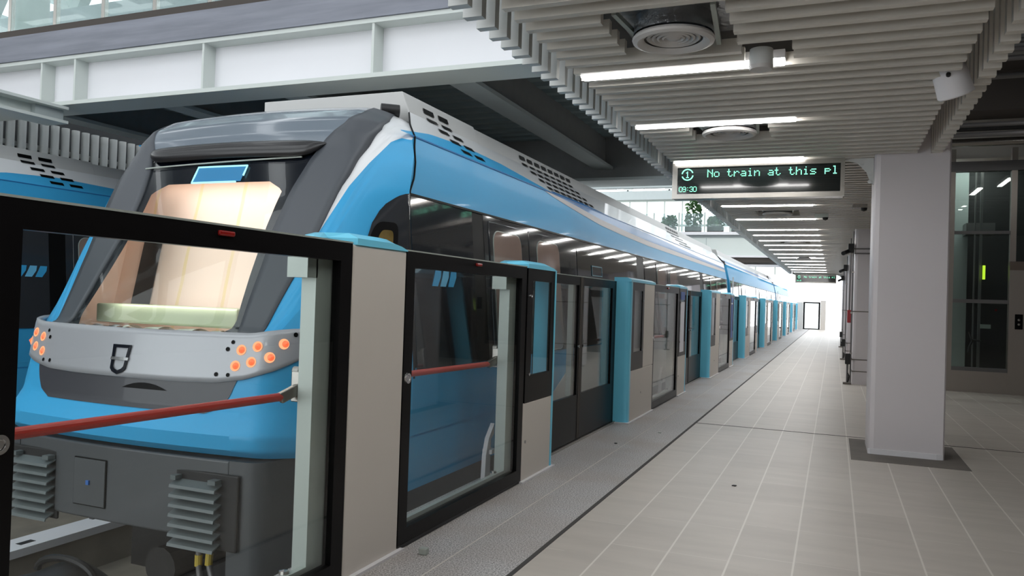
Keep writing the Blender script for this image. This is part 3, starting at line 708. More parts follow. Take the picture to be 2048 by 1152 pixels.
def car_body(t, y1, first, pillars, doors, windows, white_from):
    """shell from the seam (first car) or a plain cut (following cars) to y1, both sides"""
    ss = [0, 1.5, 3, 5, 7, 8, 9, 10, 11, 12, S_CR, 13.6, 14.6, SM-1e-4]
    y0 = 4.28 if first else first_y[0]
    bl = MB(); wh = MB()
    for sd in (1, -1):
        def P_(s, j):
            a = seam(s, sd) if first else Vector((XC+sd*sec(s)[0], y0, sec(s)[1]))
            b = Vector((a.x, y1, a.z)); return a.lerp(b, j)
        lo = [s for s in ss if s <= S_CR]; hi = [s for s in ss if s >= S_CR]
        bl.grid(lambda i, j: P_(lo[round(i*(len(lo)-1))], j), len(lo)-1, 2)
        wh.grid(lambda i, j: P_(hi[round(i*(len(hi)-1))], j), len(hi)-1, 2)
        x = XC+sd*1.325
        yl = 4.0 if first else y0
        bl.add([(x, yl, .06), (x, y1, .06), (x, y1, .40), (x, yl, .40)], [(0, 1, 2, 3)])
    bl.add([(XC-1.325, y1, .06), (XC+1.325, y1, .06), (XC+1.325, y1, .8), (XC+1.225, y1, 1.912), (XC+1.13, y1, 2.32), (XC-1.13, y1, 2.32), (XC-1.225, y1, 1.912), (XC-1.325, y1, .8)], [(0, 1, 2, 3, 4, 5, 6, 7)])
    if not first: bl.add([(XC-1.325, y0, .06), (XC+1.325, y0, .06), (XC+1.325, y0, .8), (XC+1.225, y0, 1.912), (XC+1.13, y0, 2.32), (XC-1.13, y0, 2.32), (XC-1.225, y0, 1.912), (XC-1.325, y0, .8)], [(0, 1, 2, 3, 4, 5, 6, 7)])
    bl.build('side_panel', m_blue, t, smooth=True); plab(wh.build('roof_shoulder', m_twhite, t, smooth=True), 'white roof shoulder')
    uf = MB(); uf.box(XC-1.2, XC+1.2, (4.5 if first else y0+.1), y1-.1, -.85, .05); uf.build('underframe', m_black, t)
    sk = MB(); 
    for sd in (1, -1): sk.box(XC+sd*1.28-.02, XC+sd*1.28+.02, (4.2 if first else y0), y1, -.45, .058)
    sk.build('side_skirt', m_skirt, t)
    # roof fairing: bevelled box on top
    ya = 4.87 if first else y0+.25
    fa = MB(); fa.prism([(XC-(.40 if first else .88), 2.50), (XC+.90, 2.50), (XC+.885, 2.578), (XC+.825, 2.73), (XC-(.40 if first else .82), 2.73)], 'y', ya, ya+1.2)
    fa.prism([(XC-.90, 2.50), (XC+.90, 2.50), (XC+.885, 2.578), (XC+.832, 2.712), (XC-.832, 2.712), (XC-.885, 2.578)], 'y', ya+1.2, y1-.25)
    if first: fa.box(XC-.90, XC-.40, ya-.1, ya+1.2, 2.50, 2.56)
    plab(fa.build('roof_fairing', m_fair, t, bevel=.006), 'pale grey roof fairing')
    # window band pieces
    yb0 = 4.32 if first else y0+.12
    edges = [yb0]
    for a, b in pillars: edges += [a, b]
    edges.append(y1-.12)
    for sd in (1, -1):
        x = XC+sd*1.327
        def sheet(mb, ya_, yb_, za, zb, off, m=0): mb.box(min(x, x+sd*off), max(x, x+sd*off), ya_, yb_, za, zb, m); lean(mb, sd)
        for ya_, yb_ in zip(edges[::2], edges[1::2]): b = MB(); sheet(b, ya_, yb_, .80, 1.90, .006); b.build('window_band', m_band, t)
        pass
        for a, bb in pillars: pm = MB(); sheet(pm, a, bb, .80, 1.90, .004); pm.build('band_pillar', m_gasket, t)

        g = MB(); g.box(min(x, x+sd*.012), max(x, x+sd*.012), yb0, y1-.12, 1.90, 1.915); lean(g, sd); g.build('band_top_trim', m_gasket, t)
        for ya_, yb_, za, zb in windows:
            wmb = MB(); sheet(wmb, ya_, yb_, za, zb, .010); wmb.build('side_window', m_bandglass, t, bevel=.002)
    # doors on the platform side (two leaves with tall round cornered windows)
    for yc in doors:
        for sgn in (-1, 1):
            a, b_ = (yc-.84, yc-.01) if sgn < 0 else (yc+.01, yc+.84)
            x = XC+1.327
            dm = MB(); dm.box(x, x+.014, a, b_, .8, 1.86); lean(dm); lf = dm.build('door_leaf', m_band, t, bevel=.004)
            pr = []; wy0, wy1, z0, z1, r = (a+.06 if sgn < 0 else a+.18), (b_-.18 if sgn < 0 else b_-.04), .56, 1.80, .10
            def rr(y0_, y1_, z0_, z1_, r_):
                o_ = []
                for cy_, cz_, a0 in ((y1_-r_, z1_-r_, 0), (y0_+r_, z1_-r_, PI/2), (y0_+r_, z0_+r_, PI), (y1_-r_, z0_+r_, 1.5*PI)):
                    for k in range(6): o_.append((cy_+r_*math.cos(a0+k*PI/10), cz_+r_*math.sin(a0+k*PI/10)))
                return o_
            lean(MB().prism(rr(wy0, wy1, max(z0, .81), z1, r), 'x', x+.012, x+.019)).build('window_rim', m_alu, lf)
            lean(MB().prism(rr(wy0+.007, wy1-.007, max(z0, .81)+.007, z1-.007, r-.007), 'x', x+.012, x+.021)).build('window_pane', m_doorpane, lf)
    # pale lower body with its slanted leading edge
    if white_from:
        x = XC+1.3275
        for k in range(len(white_from)):
            a, b_ = white_from[k]
            MB().prism([(a, .06), (b_, .06), (b_, .79), (a+1.7, .79)], 'x', x, x+.005).build('lower_stripe', m_twhite, t)
    return t

def vents(t, y0, cols, sl=.13, dy=.20):
    mb = MB()
    # five stepped rows running from the fairing side down over the shoulder
    rows = [(.859, 2.645), (.884, 2.582), (.95, 2.510), (1.014, 2.442), (1.078, 2.375)]
    for sd in (1, -1):
        mb = MB()
        for j, (uu, zz) in enumerate(rows):
            for i in range(cols):
                ya = y0+i*dy+(0, .02, .09, .16, .23)[j]; yb = ya+sl
                h = .02
                if j == 0: a, b = (uu+.008, zz-h), (uu-.008, zz+h)
                else: k = .965; a, b = (uu+.015, zz-.0155), (uu-.015, zz+.0155)
                nx, nz = (.93, .37) if j == 0 else (.725, .69)
                o1 = .006
                vs = [(XC+sd*(a[0]+nx*o1), ya, a[1]+nz*o1), (XC+sd*(a[0]+nx*o1), yb, a[1]+nz*o1), (XC+sd*(b[0]+nx*o1), yb, b[1]+nz*o1), (XC+sd*(b[0]+nx*o1), ya, b[1]+nz*o1)]
                mb.add(vs, [(0, 1, 2, 3)])
        mb.build('vent_slots', m_gasket, t)

def side_stripe(t, lo, hi, m, off=.0025, name='side_stripe'):
    mb = MB(); N = 48
    for sd in (1, -1):
        def fn(i, j):
            ya, yb = lo[0][0], lo[-1][0]; y = ya+(yb-ya)*i; f = interp(lo, y)*(1-j)+interp(hi, y)*j
            return (XC+sd*(SEC[0][0]+(SEC[1][0]-SEC[0][0])*f+off), y, SEC[0][1]+(SEC[1][1]-SEC[0][1])*f+off*.2)
        mb.grid(fn, N, 3); plab(mb.build(name, m, t), 'curved paint stripe on the side above the windows'); mb = MB()

def swoosh(t, pts_lo, pts_hi, m, name='shoulder_stripe'):
    """stripe on the shoulder between two curves of (y, fraction up the shoulder)"""
    mb = MB(); N = 40
    for sd in (1, -1):
        def fn(i, j):
            ya = pts_lo[0][0]; yb = pts_lo[-1][0]; y = ya+(yb-ya)*i
            f = interp(pts_lo, y)*(1-j)+interp(pts_hi, y)*j
            uu = 1.13+(.885-1.13)*f; zz = 2.32+(2.578-2.32)*f
            return (XC+sd*(uu+.0022), y, zz+.0022)
        mb.grid(fn, N, 2); plab(mb.build(name, m, t), 'coloured stripe on the roof shoulder'); mb = MB()

m_doorpane = mat('door_pane', srgb(150, 128, 118), .05, coat=.8, noise=.35, nscale=1.6)
m_fold = mat('gangway_bellows', srgb(40, 40, 42), .7)

CTR = (XC, 6., 1.2)
tr = thing('train_car', (XC, 3.2, -1.0), 'blue and grey leading train car with red lamps lit, behind the near glass gates', 'train')
# ---- nose
mb = MB(); NV = 26
sl = lambda a, b, n: [a+(b-a)*i/n for i in range(n+1)]
def quarter(mb, sd, lo):
    vs = sl(0, 1, NV)
    if lo: fn = lambda i, j: G(interp(SB, j)*i, j, sd)
    else: fn = lambda i, j: G(interp(SB, j)+(SM-1e-3-interp(SB, j))*i, j, sd)
    mb.grid(fn, 56 if lo else 24, NV)
for sd in (1, -1): quarter(mb, sd, True)
# centre strip under the windscreen
s_top = s_of_z(1.0)
mb.grid(lambda i, j: Nu(s_top*i, -fo(s_top*i)+2*fo(s_top*i)*j), 30, 24)
mb.build('nose_shell', m_blue, tr, smooth=True)
mb = MB()
for sd in (1, -1): quarter(mb, sd, False); plab(mb.build('nose_shoulder', m_twhite, tr, smooth=True), 'white wedge beside the grey window frame'); mb = MB()
mb = MB()
for sd in (1, -1):
    s0 = s_of_z(1.02)
    mb.grid(lambda i, j: No(s0+(SM-.25-s0)*i, sd*(fi(s0+(SM-.25-s0)*i)+(fo(s0+(SM-.25-s0)*i)-fi(s0+(SM-.25-s0)*i))*j), .008), 50, 6)
    mb.build('window_frame', m_frame, tr, smooth=True, solid=-.03, out=CTR); mb = MB()
mb = MB(); s0 = 11.0
mb.grid(lambda i, j: No(s0+(SM-.01-s0)*i, (2*j-1)*(fi(s0+(SM-.01-s0)*i)+.005), .002), 24, 30)
mb.build('roof_dome', m_dome, tr, smooth=True)
mb = MB()
def vis(i, j):
    u_ = (2*i-1)*.92*min(1, 1); u_ = max(-1, min(1, (2*i-1)))*.735
    e_ = 1-abs(2*i-1)**12; zt = 2.228-.012*(u_/.7)**2; zb = zt-.10*e_-.012
    a = 2*PI*j; z = zb+(zt-zb)*(.5+.5*math.cos(a)); bul = .010+.018*e_+.036*math.sin(a)*e_
    return No_z(z, u_, bul)
mb.grid(vis, 40, 14); mb.build('visor', m_visor, tr, smooth=True)
# windscreen: black printed border inside, clear pane over it
CLB = [(1.03, .56), (1.05, .595), (1.09, .608), (1.2, .588), (1.36, .565), (1.65, .535), (1.8, .535), (1.9, .54), (1.96, .42)]
cl_ = lambda z: interp(CLB, z)
mb = MB()
for sd in (1, -1): mb.grid(lambda i, j: No_z(1.03+(1.96-1.03)*i, sd*(cl_(1.03+.93*i)+(fi(s_of_z(1.03+.93*i))+.05-cl_(1.03+.93*i))*j), -.006), 40, 4)
mb.grid(lambda i, j: No_z(1.96+(2.17-1.96)*i, (2*j-1)*(fi(s_of_z(1.96+.21*i))+.01), -.006), 8, 24)
mb.grid(lambda i, j: No_z(.985+.047*i, (2*j-1)*.70, -.006), 4, 24)
fr = mb.build('windscreen_border', m_frit, tr, smooth=True)
mb = MB(); mb.grid(lambda i, j: No_z(1.01+(2.17-1.01)*i, (2*j-1)*(fi(s_of_z(1.01+1.16*i))+.006), .002), 40, 30)
mb.build('windscreen_pane', m_wglass, tr, smooth=True)
mb = MB(); mb.tube([No_z(2.078+.036*(k/12), -.74+1.34*k/12 if k else -.70, .012) for k in range(13)], .0055, 8); mb.build('windscreen_bar', m_alu, tr)  # thin pale bar across the top of the windscreen
dsp = MB(); dsp.grid(lambda i, j: No_z(1.962+.105*i, -.20+.40*j, .0045), 4, 8); ds = dsp.build('destination_display', m_dispb, tr)
bd = MB(); pts = [(.205, 1.99), (.205, 2.069), (-.20, 2.069), (-.20, 1.957), (.165, 1.957)]
bd.tube([No_z(z, u_, .007) for (u_, z) in [(.205, 2.0), (.205, 2.069), (.0, 2.069), (-.20, 2.069), (-.20, 2.01), (-.20, 1.957), (.0, 1.957), (.165, 1.957)]], .006, 6); bd.build('display_border', m_cyanled, ds)
# cab behind the glass
cb = MB()
cb.grid(lambda i, j: Vector((XC+(2*j-1)*1.02, 4.02+.24*i, .95+1.06*i)), 1, 1)
for sd in (1, -1): cb.add([(XC+sd*.86, 3.60, .95), (XC+sd*.98, 4.02, .95), (XC+sd*.98, 4.26, 2.01), (XC+sd*.86, 4.16, 2.01)], [(0, 1, 2, 3)])
cbo = cb.build('cab_lining', m_paper, tr)
MB().grid(lambda i, j: Vector((XC+(2*j-1)*(.62+.25*i), 3.50+.55*i, .975)), 1, 1).build('dashboard', m_cream, cbo)
MB().grid(lambda i, j: Vector((XC+(2*j-1)*.84, 4.10+.2*i, 2.035)), 1, 1).build('cab_ceiling', m_cream, cbo)
MB().add([(XC-.80, 4.043, 1.10), (XC-.635, 4.043, 1.10), (XC-.635, 4.158, 1.62), (XC-.80, 4.158, 1.62)], [(0, 1, 2, 3)]).build('dark_gap', m_rubber, cbo, solid=.006, out=CTR)
wb = MB(); wb.box(XC-.69, XC+.46, 3.68, 3.86, 1.035, 1.155); plab(wb.build('wrapped_box', m_greenbox, tr, bevel=.012), 'pale green wrapped box on the cab sill')
pw = MB(); pw.grid(lambda i, j: Vector((XC-.35+.75*i, 3.56+.12*j, .985+.05*abs(math.sin(i*9+j*3))*(1-j*.3))), 24, 6); pw.build('plastic_wrap', m_plastic, tr, smooth=True)
pw = MB(); pw.grid(lambda i, j: Vector((XC-.78+.32*i, 3.60+.14*j, .99+.03*abs(math.sin(i*6+j*4)))), 10, 6); pw.build('paper_sheet', m_notice, tr, smooth=True)
li = MB(); li.box(XC-.75, XC+.75, 4.09, 4.15, 2.005, 2.025); li.build('cab_lamp', emit_mat('cab_lamp', (1., .96, .90), 4.), tr)
for nm, loc, tgt, e_, sy in (('cab_ceiling_lamp', (XC, 4.03, 1.985), (XC, 4.16, 1.2), 2.0, .06), ('cab_fill_lamp', (XC, 3.62, 1.19), (XC, 4.1, 1.5), 1.8, .05)):  # lower lamp is an added fill that brightens the paper lining
    la = bpy.data.lights.new(nm, 'AREA'); la.shape = 'RECTANGLE'; la.size = 1.0; la.size_y = sy; la.energy = e_; la.color = (1, .95, .90)
    lo2 = bpy.data.objects.new(nm, la); COL.objects.link(lo2); lo2.location = loc; lo2.rotation_euler = (Vector(tgt)-Vector(loc)).to_track_quat('-Z', 'Y').to_euler()
# bumper
BT = [(0, 1.032), (.82, 1.037), (.96, 1.064), (1.04, 1.067)]
BB = [(0, .757), (.4, .757), (.64, .763), (.81, .79), (.93, .833), (1.0, .883), (1.03, .933), (1.04, 1.06)]
def bmp(i, j):
    u_ = (2*i-1)*1.04; zt, zb = interp(BT, abs(u_)), interp(BB, abs(u_)); z = zb+(zt-zb)*j
    base = No(s_of_z(.75+(z-.75)*.83), u_, 0); nn = Nnorm(s_of_z(.88), u_)
    p = base+nn*.012; p.z = z
    return p
mb = MB(); mb.grid(bmp, 60, 8); bp_ = mb.build('bumper', m_bump, tr, smooth=True, solid=-.03, out=CTR)
def bpt(u_, z, off):
    zt, zb = interp(BT, abs(u_)), interp(BB, abs(u_)); return bmp((u_/1.04+1)/2, (z-zb)/(zt-zb))+Nnorm(s_of_z(.88), u_)*off
def bdisc(mb, u_, z, r, off, cone=0, n=18):
    c = bpt(u_, z, off); nn = Nnorm(s_of_z(.88), u_); a = Vector((nn.y, -nn.x, 0)).normalized(); b = nn.cross(a)
    mb.add([c+nn*cone]+[c+r*(math.cos(2*PI*k/n)*a+math.sin(2*PI*k/n)*b) for k in range(n)], [(0, 1+k, 1+(k+1) % n) for k in range(n)])
for sd in (1, -1):
    for (u_, z) in ((.765, .944), (.855, .966), (.955, .982), (.744, .858), (.832, .882), (.915, .91)):
        l_ = MB(); bdisc(l_, sd*u_, z, .029, .002); lo_ = plab(l_.build('tail_lamp', m_lampc, bp_), 'glowing orange red lamp')
        l2 = MB(); bdisc(l2, sd*u_+.004, z, .019, .004, .012, 14); l2.build('lamp_core', m_lamp, bp_)
    dm = MB()
    for (u_, z, r_) in ((.71, .984, .011), (.685, .945, .012), (.64, .808, .012), (.71, .808, .011), (.985, 1.032, .013)): bdisc(dm, sd*u_, z, r_, .003)
    dm.build('bolt_hole', m_gasket, bp_)
# shield outline with a pale bar
em = MB(); SH = [(-.085, .935), (.055, .935), (.045, .86), (.038, .80), (.018, .782), (-.02, .768), (-.06, .782), (-.078, .80), (-.08, .86)]
cen = (-.018, .86)
for (a, b) in zip(SH, SH[1:]+SH[:1]):
    q = [a, b, (cen[0]+(b[0]-cen[0])*.70, cen[1]+(b[1]-cen[1])*.76), (cen[0]+(a[0]-cen[0])*.70, cen[1]+(a[1]-cen[1])*.76)]
    em.add([bpt(u_, z, .005) for u_, z in q], [(0, 1, 2, 3)])
plab(em.build('emblem', m_frit, bp_, solid=.003, out=CTR), 'dark shield shaped emblem')
em = MB(); em.grid(lambda i, j: bpt(-.082+.132*i, .848+.016*j, .008), 4, 1); em.build('emblem_bar', m_chrome, bp_, solid=.004, out=CTR)
# dark panel below the bumper
LP = [(.60, .60), (.615, .66), (.64, .70), (.70, .735), (.80, .77)]
mb = MB(); mb.grid(lambda i, j: No_z(.595+.20*i, (2*j-1)*interp(LP, .595+.20*i), .004), 14, 30); mb.build('lower_nose_panel', m_panel, tr, smooth=True)
mb = MB(); mb.grid(lambda i, j: No_z(.70+.035*i*(1-(2*j-1)**2)+.0, .18+.16*(2*j-1), .006), 3, 8); mb.build('hatch', m_gasket, tr, smooth=True)
# skirt with louvres and coupler door
plan = [(0, 3.25), (.3, 3.255), (.6, 3.268), (.85, 3.285), (.93, 3.30), (.985, 3.34), (1.01, 3.42), (1.05, 3.62), (1.14, 4.3)]
full = [(XC+u_, y) for u_, y in plan]+[(XC-u_, y) for u_, y in plan[:0:-1]]
cen_ = [p for p in plan if p[0] <= .6]+[(.80, 3.281)]
mb = MB(); mb.prism([(XC+u_, y) for u_, y in cen_]+[(XC+.80, 4.2), (XC-.80, 4.2)]+[(XC-u_, y) for u_, y in cen_[:0:-1]], 'z', -.06, .366)
mb.build('front_skirt', m_skirt, tr, bevel=.012, seg=3)
for sd in (1, -1):
    lg = MB(); lg.prism([(XC+sd*u_, y) for u_, y in [(.801, 3.281), (.88, 3.288), (.93, 3.298), (.965, 3.318), (.988, 3.35), (1.003, 3.40), (1.047, 3.62), (1.13, 4.25), (.801, 4.25)]], 'z', -.8 if sd > 0 else -.06, .366)
    lg.build('skirt_corner', m_skirt, tr, smooth=True)
    lv = MB(); lv.box(XC+sd*.66-.22, XC+sd*.66+.22, 3.262, 3.281, -.105, .297); rc = lv.build('louvre_recess', m_black, tr, bevel=.01)
    sl_ = MB()
    for k in range(7):
        z = .245-.052*k; a = .20 if k else .17
        sl_.prism([(3.265, z-.0), (3.208, z-.024), (3.204, z-.040), (3.210, z-.042), (3.214, z-.030), (3.265, z-.008)], 'x', XC+sd*.62-.155, XC+sd*.62+.155)
    sl_.box(XC+sd*.62-.155, XC+sd*.62-.12, 3.215, 3.265, .245, .268); sl_.box(XC+sd*.62+.10, XC+sd*.62+.15, 3.215, 3.265, .245, .268)
    sl_.build('louvre', m_louv, rc)
cd = MB(); cd.box(XC-.292, XC-.038, 3.243, 3.251, .012, .285); cdo = cd.build('coupler_door', m_gasket, tr, bevel=.004)
MB().box(XC-.286, XC-.044, 3.2395, 3.2445, .018, .279).build('door_panel', m_skirt, cdo, bevel=.003)
MB().box(XC-.180, XC-.158, 3.230, 3.240, .135, .16).build('door_latch', m_bluet, cdo)
# hoses with yellow sleeves
hs = MB(); hs.tube([(XC+.60, 3.30, -.08), (XC+.60, 3.30, -.2), (XC+.64, 3.28, -.34), (XC+.74, 3.28, -.38), (XC+.82, 3.3, -.36)], .016); hs.tube([(XC+.66, 3.32, -.08), (XC+.66, 3.31, -.2), (XC+.70, 3.3, -.29), (XC+.82, 3.3, -.32)], .016)
ho = hs.build('air_hose', m_pipe, tr, smooth=True)
hs = MB(); hs.tube([(XC+.60, 3.30, -.16), (XC+.60, 3.30, -.22)], .02); hs.tube([(XC+.66, 3.315, -.15), (XC+.66, 3.31, -.21)], .02); hs.build('hose_sleeve', m_yellow, ho)
cp_ = MB(); cp_.tube([(XC, 3.62, -.42), (XC, 4.2, -.42)], .12, 14); cp_.build('coupler', m_rubber, tr)
# black window band sweeping round the nose corner, cab side window
VA = [(5.2, .72), (6.6, .50), (7.2, .28), (7.94, .226), (8.5, .226), (8.7, .25), (8.82, .281), (8.92, .34), (8.98, .40), (9.02, .50), (9.05, .62)]
for sd in (1, -1):
    mb = MB(); mb.grid(lambda i, j: G(7.12+(9.045-7.12)*i, interp(VA, 7.12+(9.045-7.12)*i)*(1-j)+j, sd, .006), 50, 14); mb.build('corner_window_band', m_band, tr, smooth=True)
    def rw(i, j, v0, v1, s0_, s1_, off):
        # superellipse-like rounded rectangle
        a = 2*PI*j; c, s_ = math.cos(a), math.sin(a); e = .45
        cx_ = math.copysign(abs(c)**e, c)*i; cs_ = math.copysign(abs(s_)**e, s_)*i
        return G((s0_+s1_)/2+(s1_-s0_)/2*cs_, (v0+v1)/2+(v1-v0)/2*cx_, sd, off)
    mb = MB(); mb.grid(lambda i, j: rw(i, j, .236, .405, 7.5, 8.53, .010), 4, 40); cw = mb.build('cab_side_window', m_gasket, tr, smooth=True)
    mb = MB(); mb.grid(lambda i, j: rw(i, j, .275, .368, 7.6, 8.40, .014), 4, 36); mb.build('window_pane', mat('cab_window_pane', srgb(112, 94, 54), .05, coat=1., noise=.7, nscale=9), cw, smooth=True)
mb = MB()
for sd in (1, -1): mb.tube([seam(s, sd)+Vector((sd*.006, 0, .004)) for s in [5+11*k/40 for k in range(40)]], .006, 6)
mb.build('body_seam', m_gasket, tr)
# horn cluster on the roof corner
hn = MB(); hn.tube([(XC+.76, 4.70, 2.56), (XC+.86, 4.78, 2.56)], .045, 14); hn.tube([(XC+.60, 4.70, 2.545), (XC+.68, 4.66, 2.535), (XC+.76, 4.68, 2.53), (XC+.82, 4.70, 2.52)], .022); hn.tube([(XC+.52, 4.70, 2.55), (XC+.62, 4.68, 2.54)], .012)
hn.build('horn', m_rubber, tr, smooth=True)
# body of the first car
CAR = 20.25
car_body(tr, CAR, True, [(5.23, 5.43), (10.43, 10.85), (15.82, 16.22)], [6.36, 12.5, 18.0], [(7.75, 10.40, .86, 1.80), (10.88, 11.9, .86, 1.80), (13.3, 15.8, .86, 1.8), (16.25, 17.3, .86, 1.8), (18.7, 20.0, .86, 1.8)], [(6.1, 20.1)])
ln = MB(); ln.box(XC+1.327, XC+1.336, 4.285, 4.305, .82, 1.89); lean(ln); ln.build('band_joint', m_gasket, tr)
dd = MB(); yy = (8.26, 8.66)
dd.box(XC+1.335, XC+1.341, yy[0], yy[1], 1.545, 1.66); lean(dd); sd_ = dd.build('side_display', m_ledbg, tr)
dd = MB(); dd.frame(XC+1.339, XC+1.344, yy[0], yy[1], 1.545, 1.66, .012); lean(dd); dd.build('display_border', mat('edge_cyan', srgb(60, 130, 150), .4), sd_)
lg = MB()
for k in range(3):
    y = 4.56+.115*k
    lg.prism([(y, 1.335), (y+.075, 1.335), (y+.125, 1.40), (y+.135, 1.452), (y+.06, 1.452), (y+.035, 1.40)], 'x', XC+1.334, XC+1.3375, m=k % 2)
lean(lg); plab(lg.build('operator_logo', [m_blue, mat('logo_light_blue', srgb(110, 190, 230), .4)], tr), 'logo of three slanted blue strokes')
vents(tr, 5.12, 2, .16, .24); vents(tr, 7.05, 8, .14, .205); vents(tr, 14.2, 6, .14, .205)
swoosh(tr, [(4.36, 0), (5.0, 0), (7.1, 0), (7.3, 0)], [(4.36, .03), (4.9, .36), (5.5, .50), (6.2, .42), (6.9, .16), (7.3, 0)], m_blue)
S_LO = [(7.0, 1.), (7.3, .90), (8.0, .76), (8.9, .61), (10, .53), (11.4, .47), (16, .45), (20.2, .45)]
S_HI = [(7.0, 1.), (7.3, .98), (8.0, .92), (8.9, .80), (10, .73), (11.4, .66), (16, .63), (20.2, .60)]
S_BL = [(7.0, 1.), (7.6, 1.), (8.9, 1.), (9.6, .99), (12.5, .92), (16, .80), (20.2, .72)]
side_stripe(tr, S_LO, S_HI, mat('stripe_beige', srgb(198, 192, 190), .35), .0026)
side_stripe(tr, S_HI, S_BL, m_blue_d, .0022)
side_stripe(tr, S_BL, [(7.0, 1.), (20.2, 1.)], m_twhite, .0018)
swoosh(tr, [(7.3, 0), (8.4, 0), (9.6, 0)], [(7.3, .10), (8.4, .14), (9.6, 0)], m_blue_d)
cr = MB()
for sd in (1, -1): cr.box(XC+sd*1.132-.004, XC+sd*1.132+.004, 4.50, CAR, 2.314, 2.324)
cr.build('crease_line', m_blue_d, tr)

# second and third cars
for n_, (ya, yb, lab) in enumerate([(20.75, 37.6, 'second car of the near train, beyond the dark gangway'), (38.1, 49.5, 'third car of the near train, far down the platform')]):
    t2 = thing('train_car', (XC, (ya+yb)/2, -1.0), lab, 'train', 'cars of the near train')
    first_y = [ya]
    car_body(t2, yb, False, [(ya+1.8, ya+2.0), (ya+7.0, ya+7.25), (ya+11.6, ya+11.85)] if n_ == 0 else [(ya+2.8, ya+3.05)], [ya+3.4, ya+9.2] + ([ya+15.0] if n_ == 0 else []), [(ya+4.3, ya+6.9, .86, 1.8)], [(ya+.4, yb-.4)])
    swoosh(t2, [(ya, .2), ((ya+yb)/2, .3), (yb, .2)], [(ya, .5), ((ya+yb)/2, .6), (yb, .5)], m_blue_d)
    gb = MB(); g0 = ya-.5
    for k in range(6): gb.box(XC-1.1, XC+1.1, g0+.01+k*.083, g0+.06+k*.083, .0, 2.4)
    gb.box(XC-1.06, XC+1.06, g0, ya, .02, 2.36)
    gb.build('gangway_bellows', m_fold, t2)
    wl = MB()
    for sd in (1, -1): wl.box(XC+sd*1.318-.012, XC+sd*1.318+.012, ya-.05, ya, .1, 2.0)
    plab(wl.build('gangway_edge', m_twhite, t2), 'white edge strip')
index_kids()
SECX, SECY = -5.335, .66
tb = dup(tr, (SECX, SECY, 0), 'second blue train on the far track, left of the leading car', None)
for c_ in children(tb):
    if c_.name.startswith('operator_logo'): c_.location.y += .28
KIDS.clear(); index_kids()
# rails
for x, lab in ((-3.725+.7, 'running rail of the near track, nearest the platform'), (-3.725-.7, 'left running rail of the near track'), (-9.06+.7, 'right running rail of the far track'), (-9.06-.7, 'left running rail of the far track')):
    r_ = MB(); r_.prism([(x-.065, -1.05), (x+.065, -1.05), (x+.065, -1.035), (x+.012, -1.02), (x+.012, -.94), (x+.034, -.93), (x+.034, -.905), (x-.034, -.905), (x-.034, -.93), (x-.012, -.94), (x-.012, -1.02), (x-.065, -1.035)], 'y', -8, 58)
    tag(r_.build('rail', m_rail), lab, 'rail', 'running rails')
t = thing('cable_trough', (-5.5, 3, -1.05), 'long white cable trough lid between the two tracks', 'cable trough')
MB().box(-5.78, -5.52, -3, 45, -.76, -.70).build('lid', m_white, t); MB().box(-5.75, -5.55, -3, 45, -1.05, -.76).build('trough', m_bed, t)
ds_ = MB()
for k in range(20): ds_.box(-5.66, -5.60, -2.5+k*2.2, -2.38+k*2.2, -.70, -.698)
ds_.build('lifting_slot', m_black, t)

# ------------------------------------------------------------------ footbridge deck over the tracks
def slanted(*a): pass
YB = 6.1
bm_ = thing('steel_beam', (-6, YB, 3.2), 'wide white steel beam spanning the tracks above the train nose', 'beam', kind='structure')
mb = MB(); mb.box(-16, -1.85, YB-.012, YB+.012, 3.22, 3.70); mb.build('web', m_beam, bm_)
mb = MB(); mb.box(-16, -1.85, YB-.20, YB+.20, 3.185, 3.225); mb.build('bottom_flange', m_stiff, bm_)
mb = MB(); mb.box(-16, -1.85, YB-.18, YB+.18, 3.68, 3.72); mb.build('top_flange', m_stiff, bm_)
for x in (-8.08, -7.57, -5.80, -3.85, -10.2, -2.05): MB().box(x-.012, x+.012, YB-.17, YB-.01, 3.22, 3.69).build('stiffener', m_stiff, bm_)
o = MB().box(-10.0, -1.85, YB-.20, YB+5.4, 3.722, 4.0).build('footbridge_deck'.replace('footbridge_deck', 'bridge_deck'), m_conc); tag(o, 'blue grey concrete edge of the footbridge deck above the white beam', 'deck', kind='structure')
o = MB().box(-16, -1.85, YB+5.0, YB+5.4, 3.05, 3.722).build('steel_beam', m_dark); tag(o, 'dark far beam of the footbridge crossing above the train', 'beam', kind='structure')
o = MB().box(-16, -1.85, YB+4.86, YB+5.5, 3.02, 3.06).build('steel_beam', m_beamg); tag(o, 'pale bottom flange of the far footbridge beam', 'beam', kind='structure')
for i, (x, lab) in enumerate([(-3.16, 'pale joist under the footbridge, above the train roof'), (-6.6, 'joist under the footbridge left of the train nose'), (-5.0, 'joist under the footbridge over the train nose'), (-8.4, 'joist under the footbridge over the far track')]):
    t = thing('joist', (x, YB+2.5, 3.2), lab, 'beam', 'joists under the footbridge', kind='structure')
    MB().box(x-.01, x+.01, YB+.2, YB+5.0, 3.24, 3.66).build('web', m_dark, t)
    MB().box(x-.13, x+.13, YB+.2, YB+5.0, 3.20, 3.24).build('flange', m_beamg, t)
mb = MB()
for k in range(16):
    y = YB+.25+k*.3; mb.prism([(y, 3.715), (y+.04, 3.655), (y+.16, 3.655), (y+.20, 3.715)], 'x', -9.95, -1.9)
o = mb.build('deck_soffit', m_deck); tag(o, 'ribbed metal sheeting under the footbridge deck', 'soffit', kind='structure')
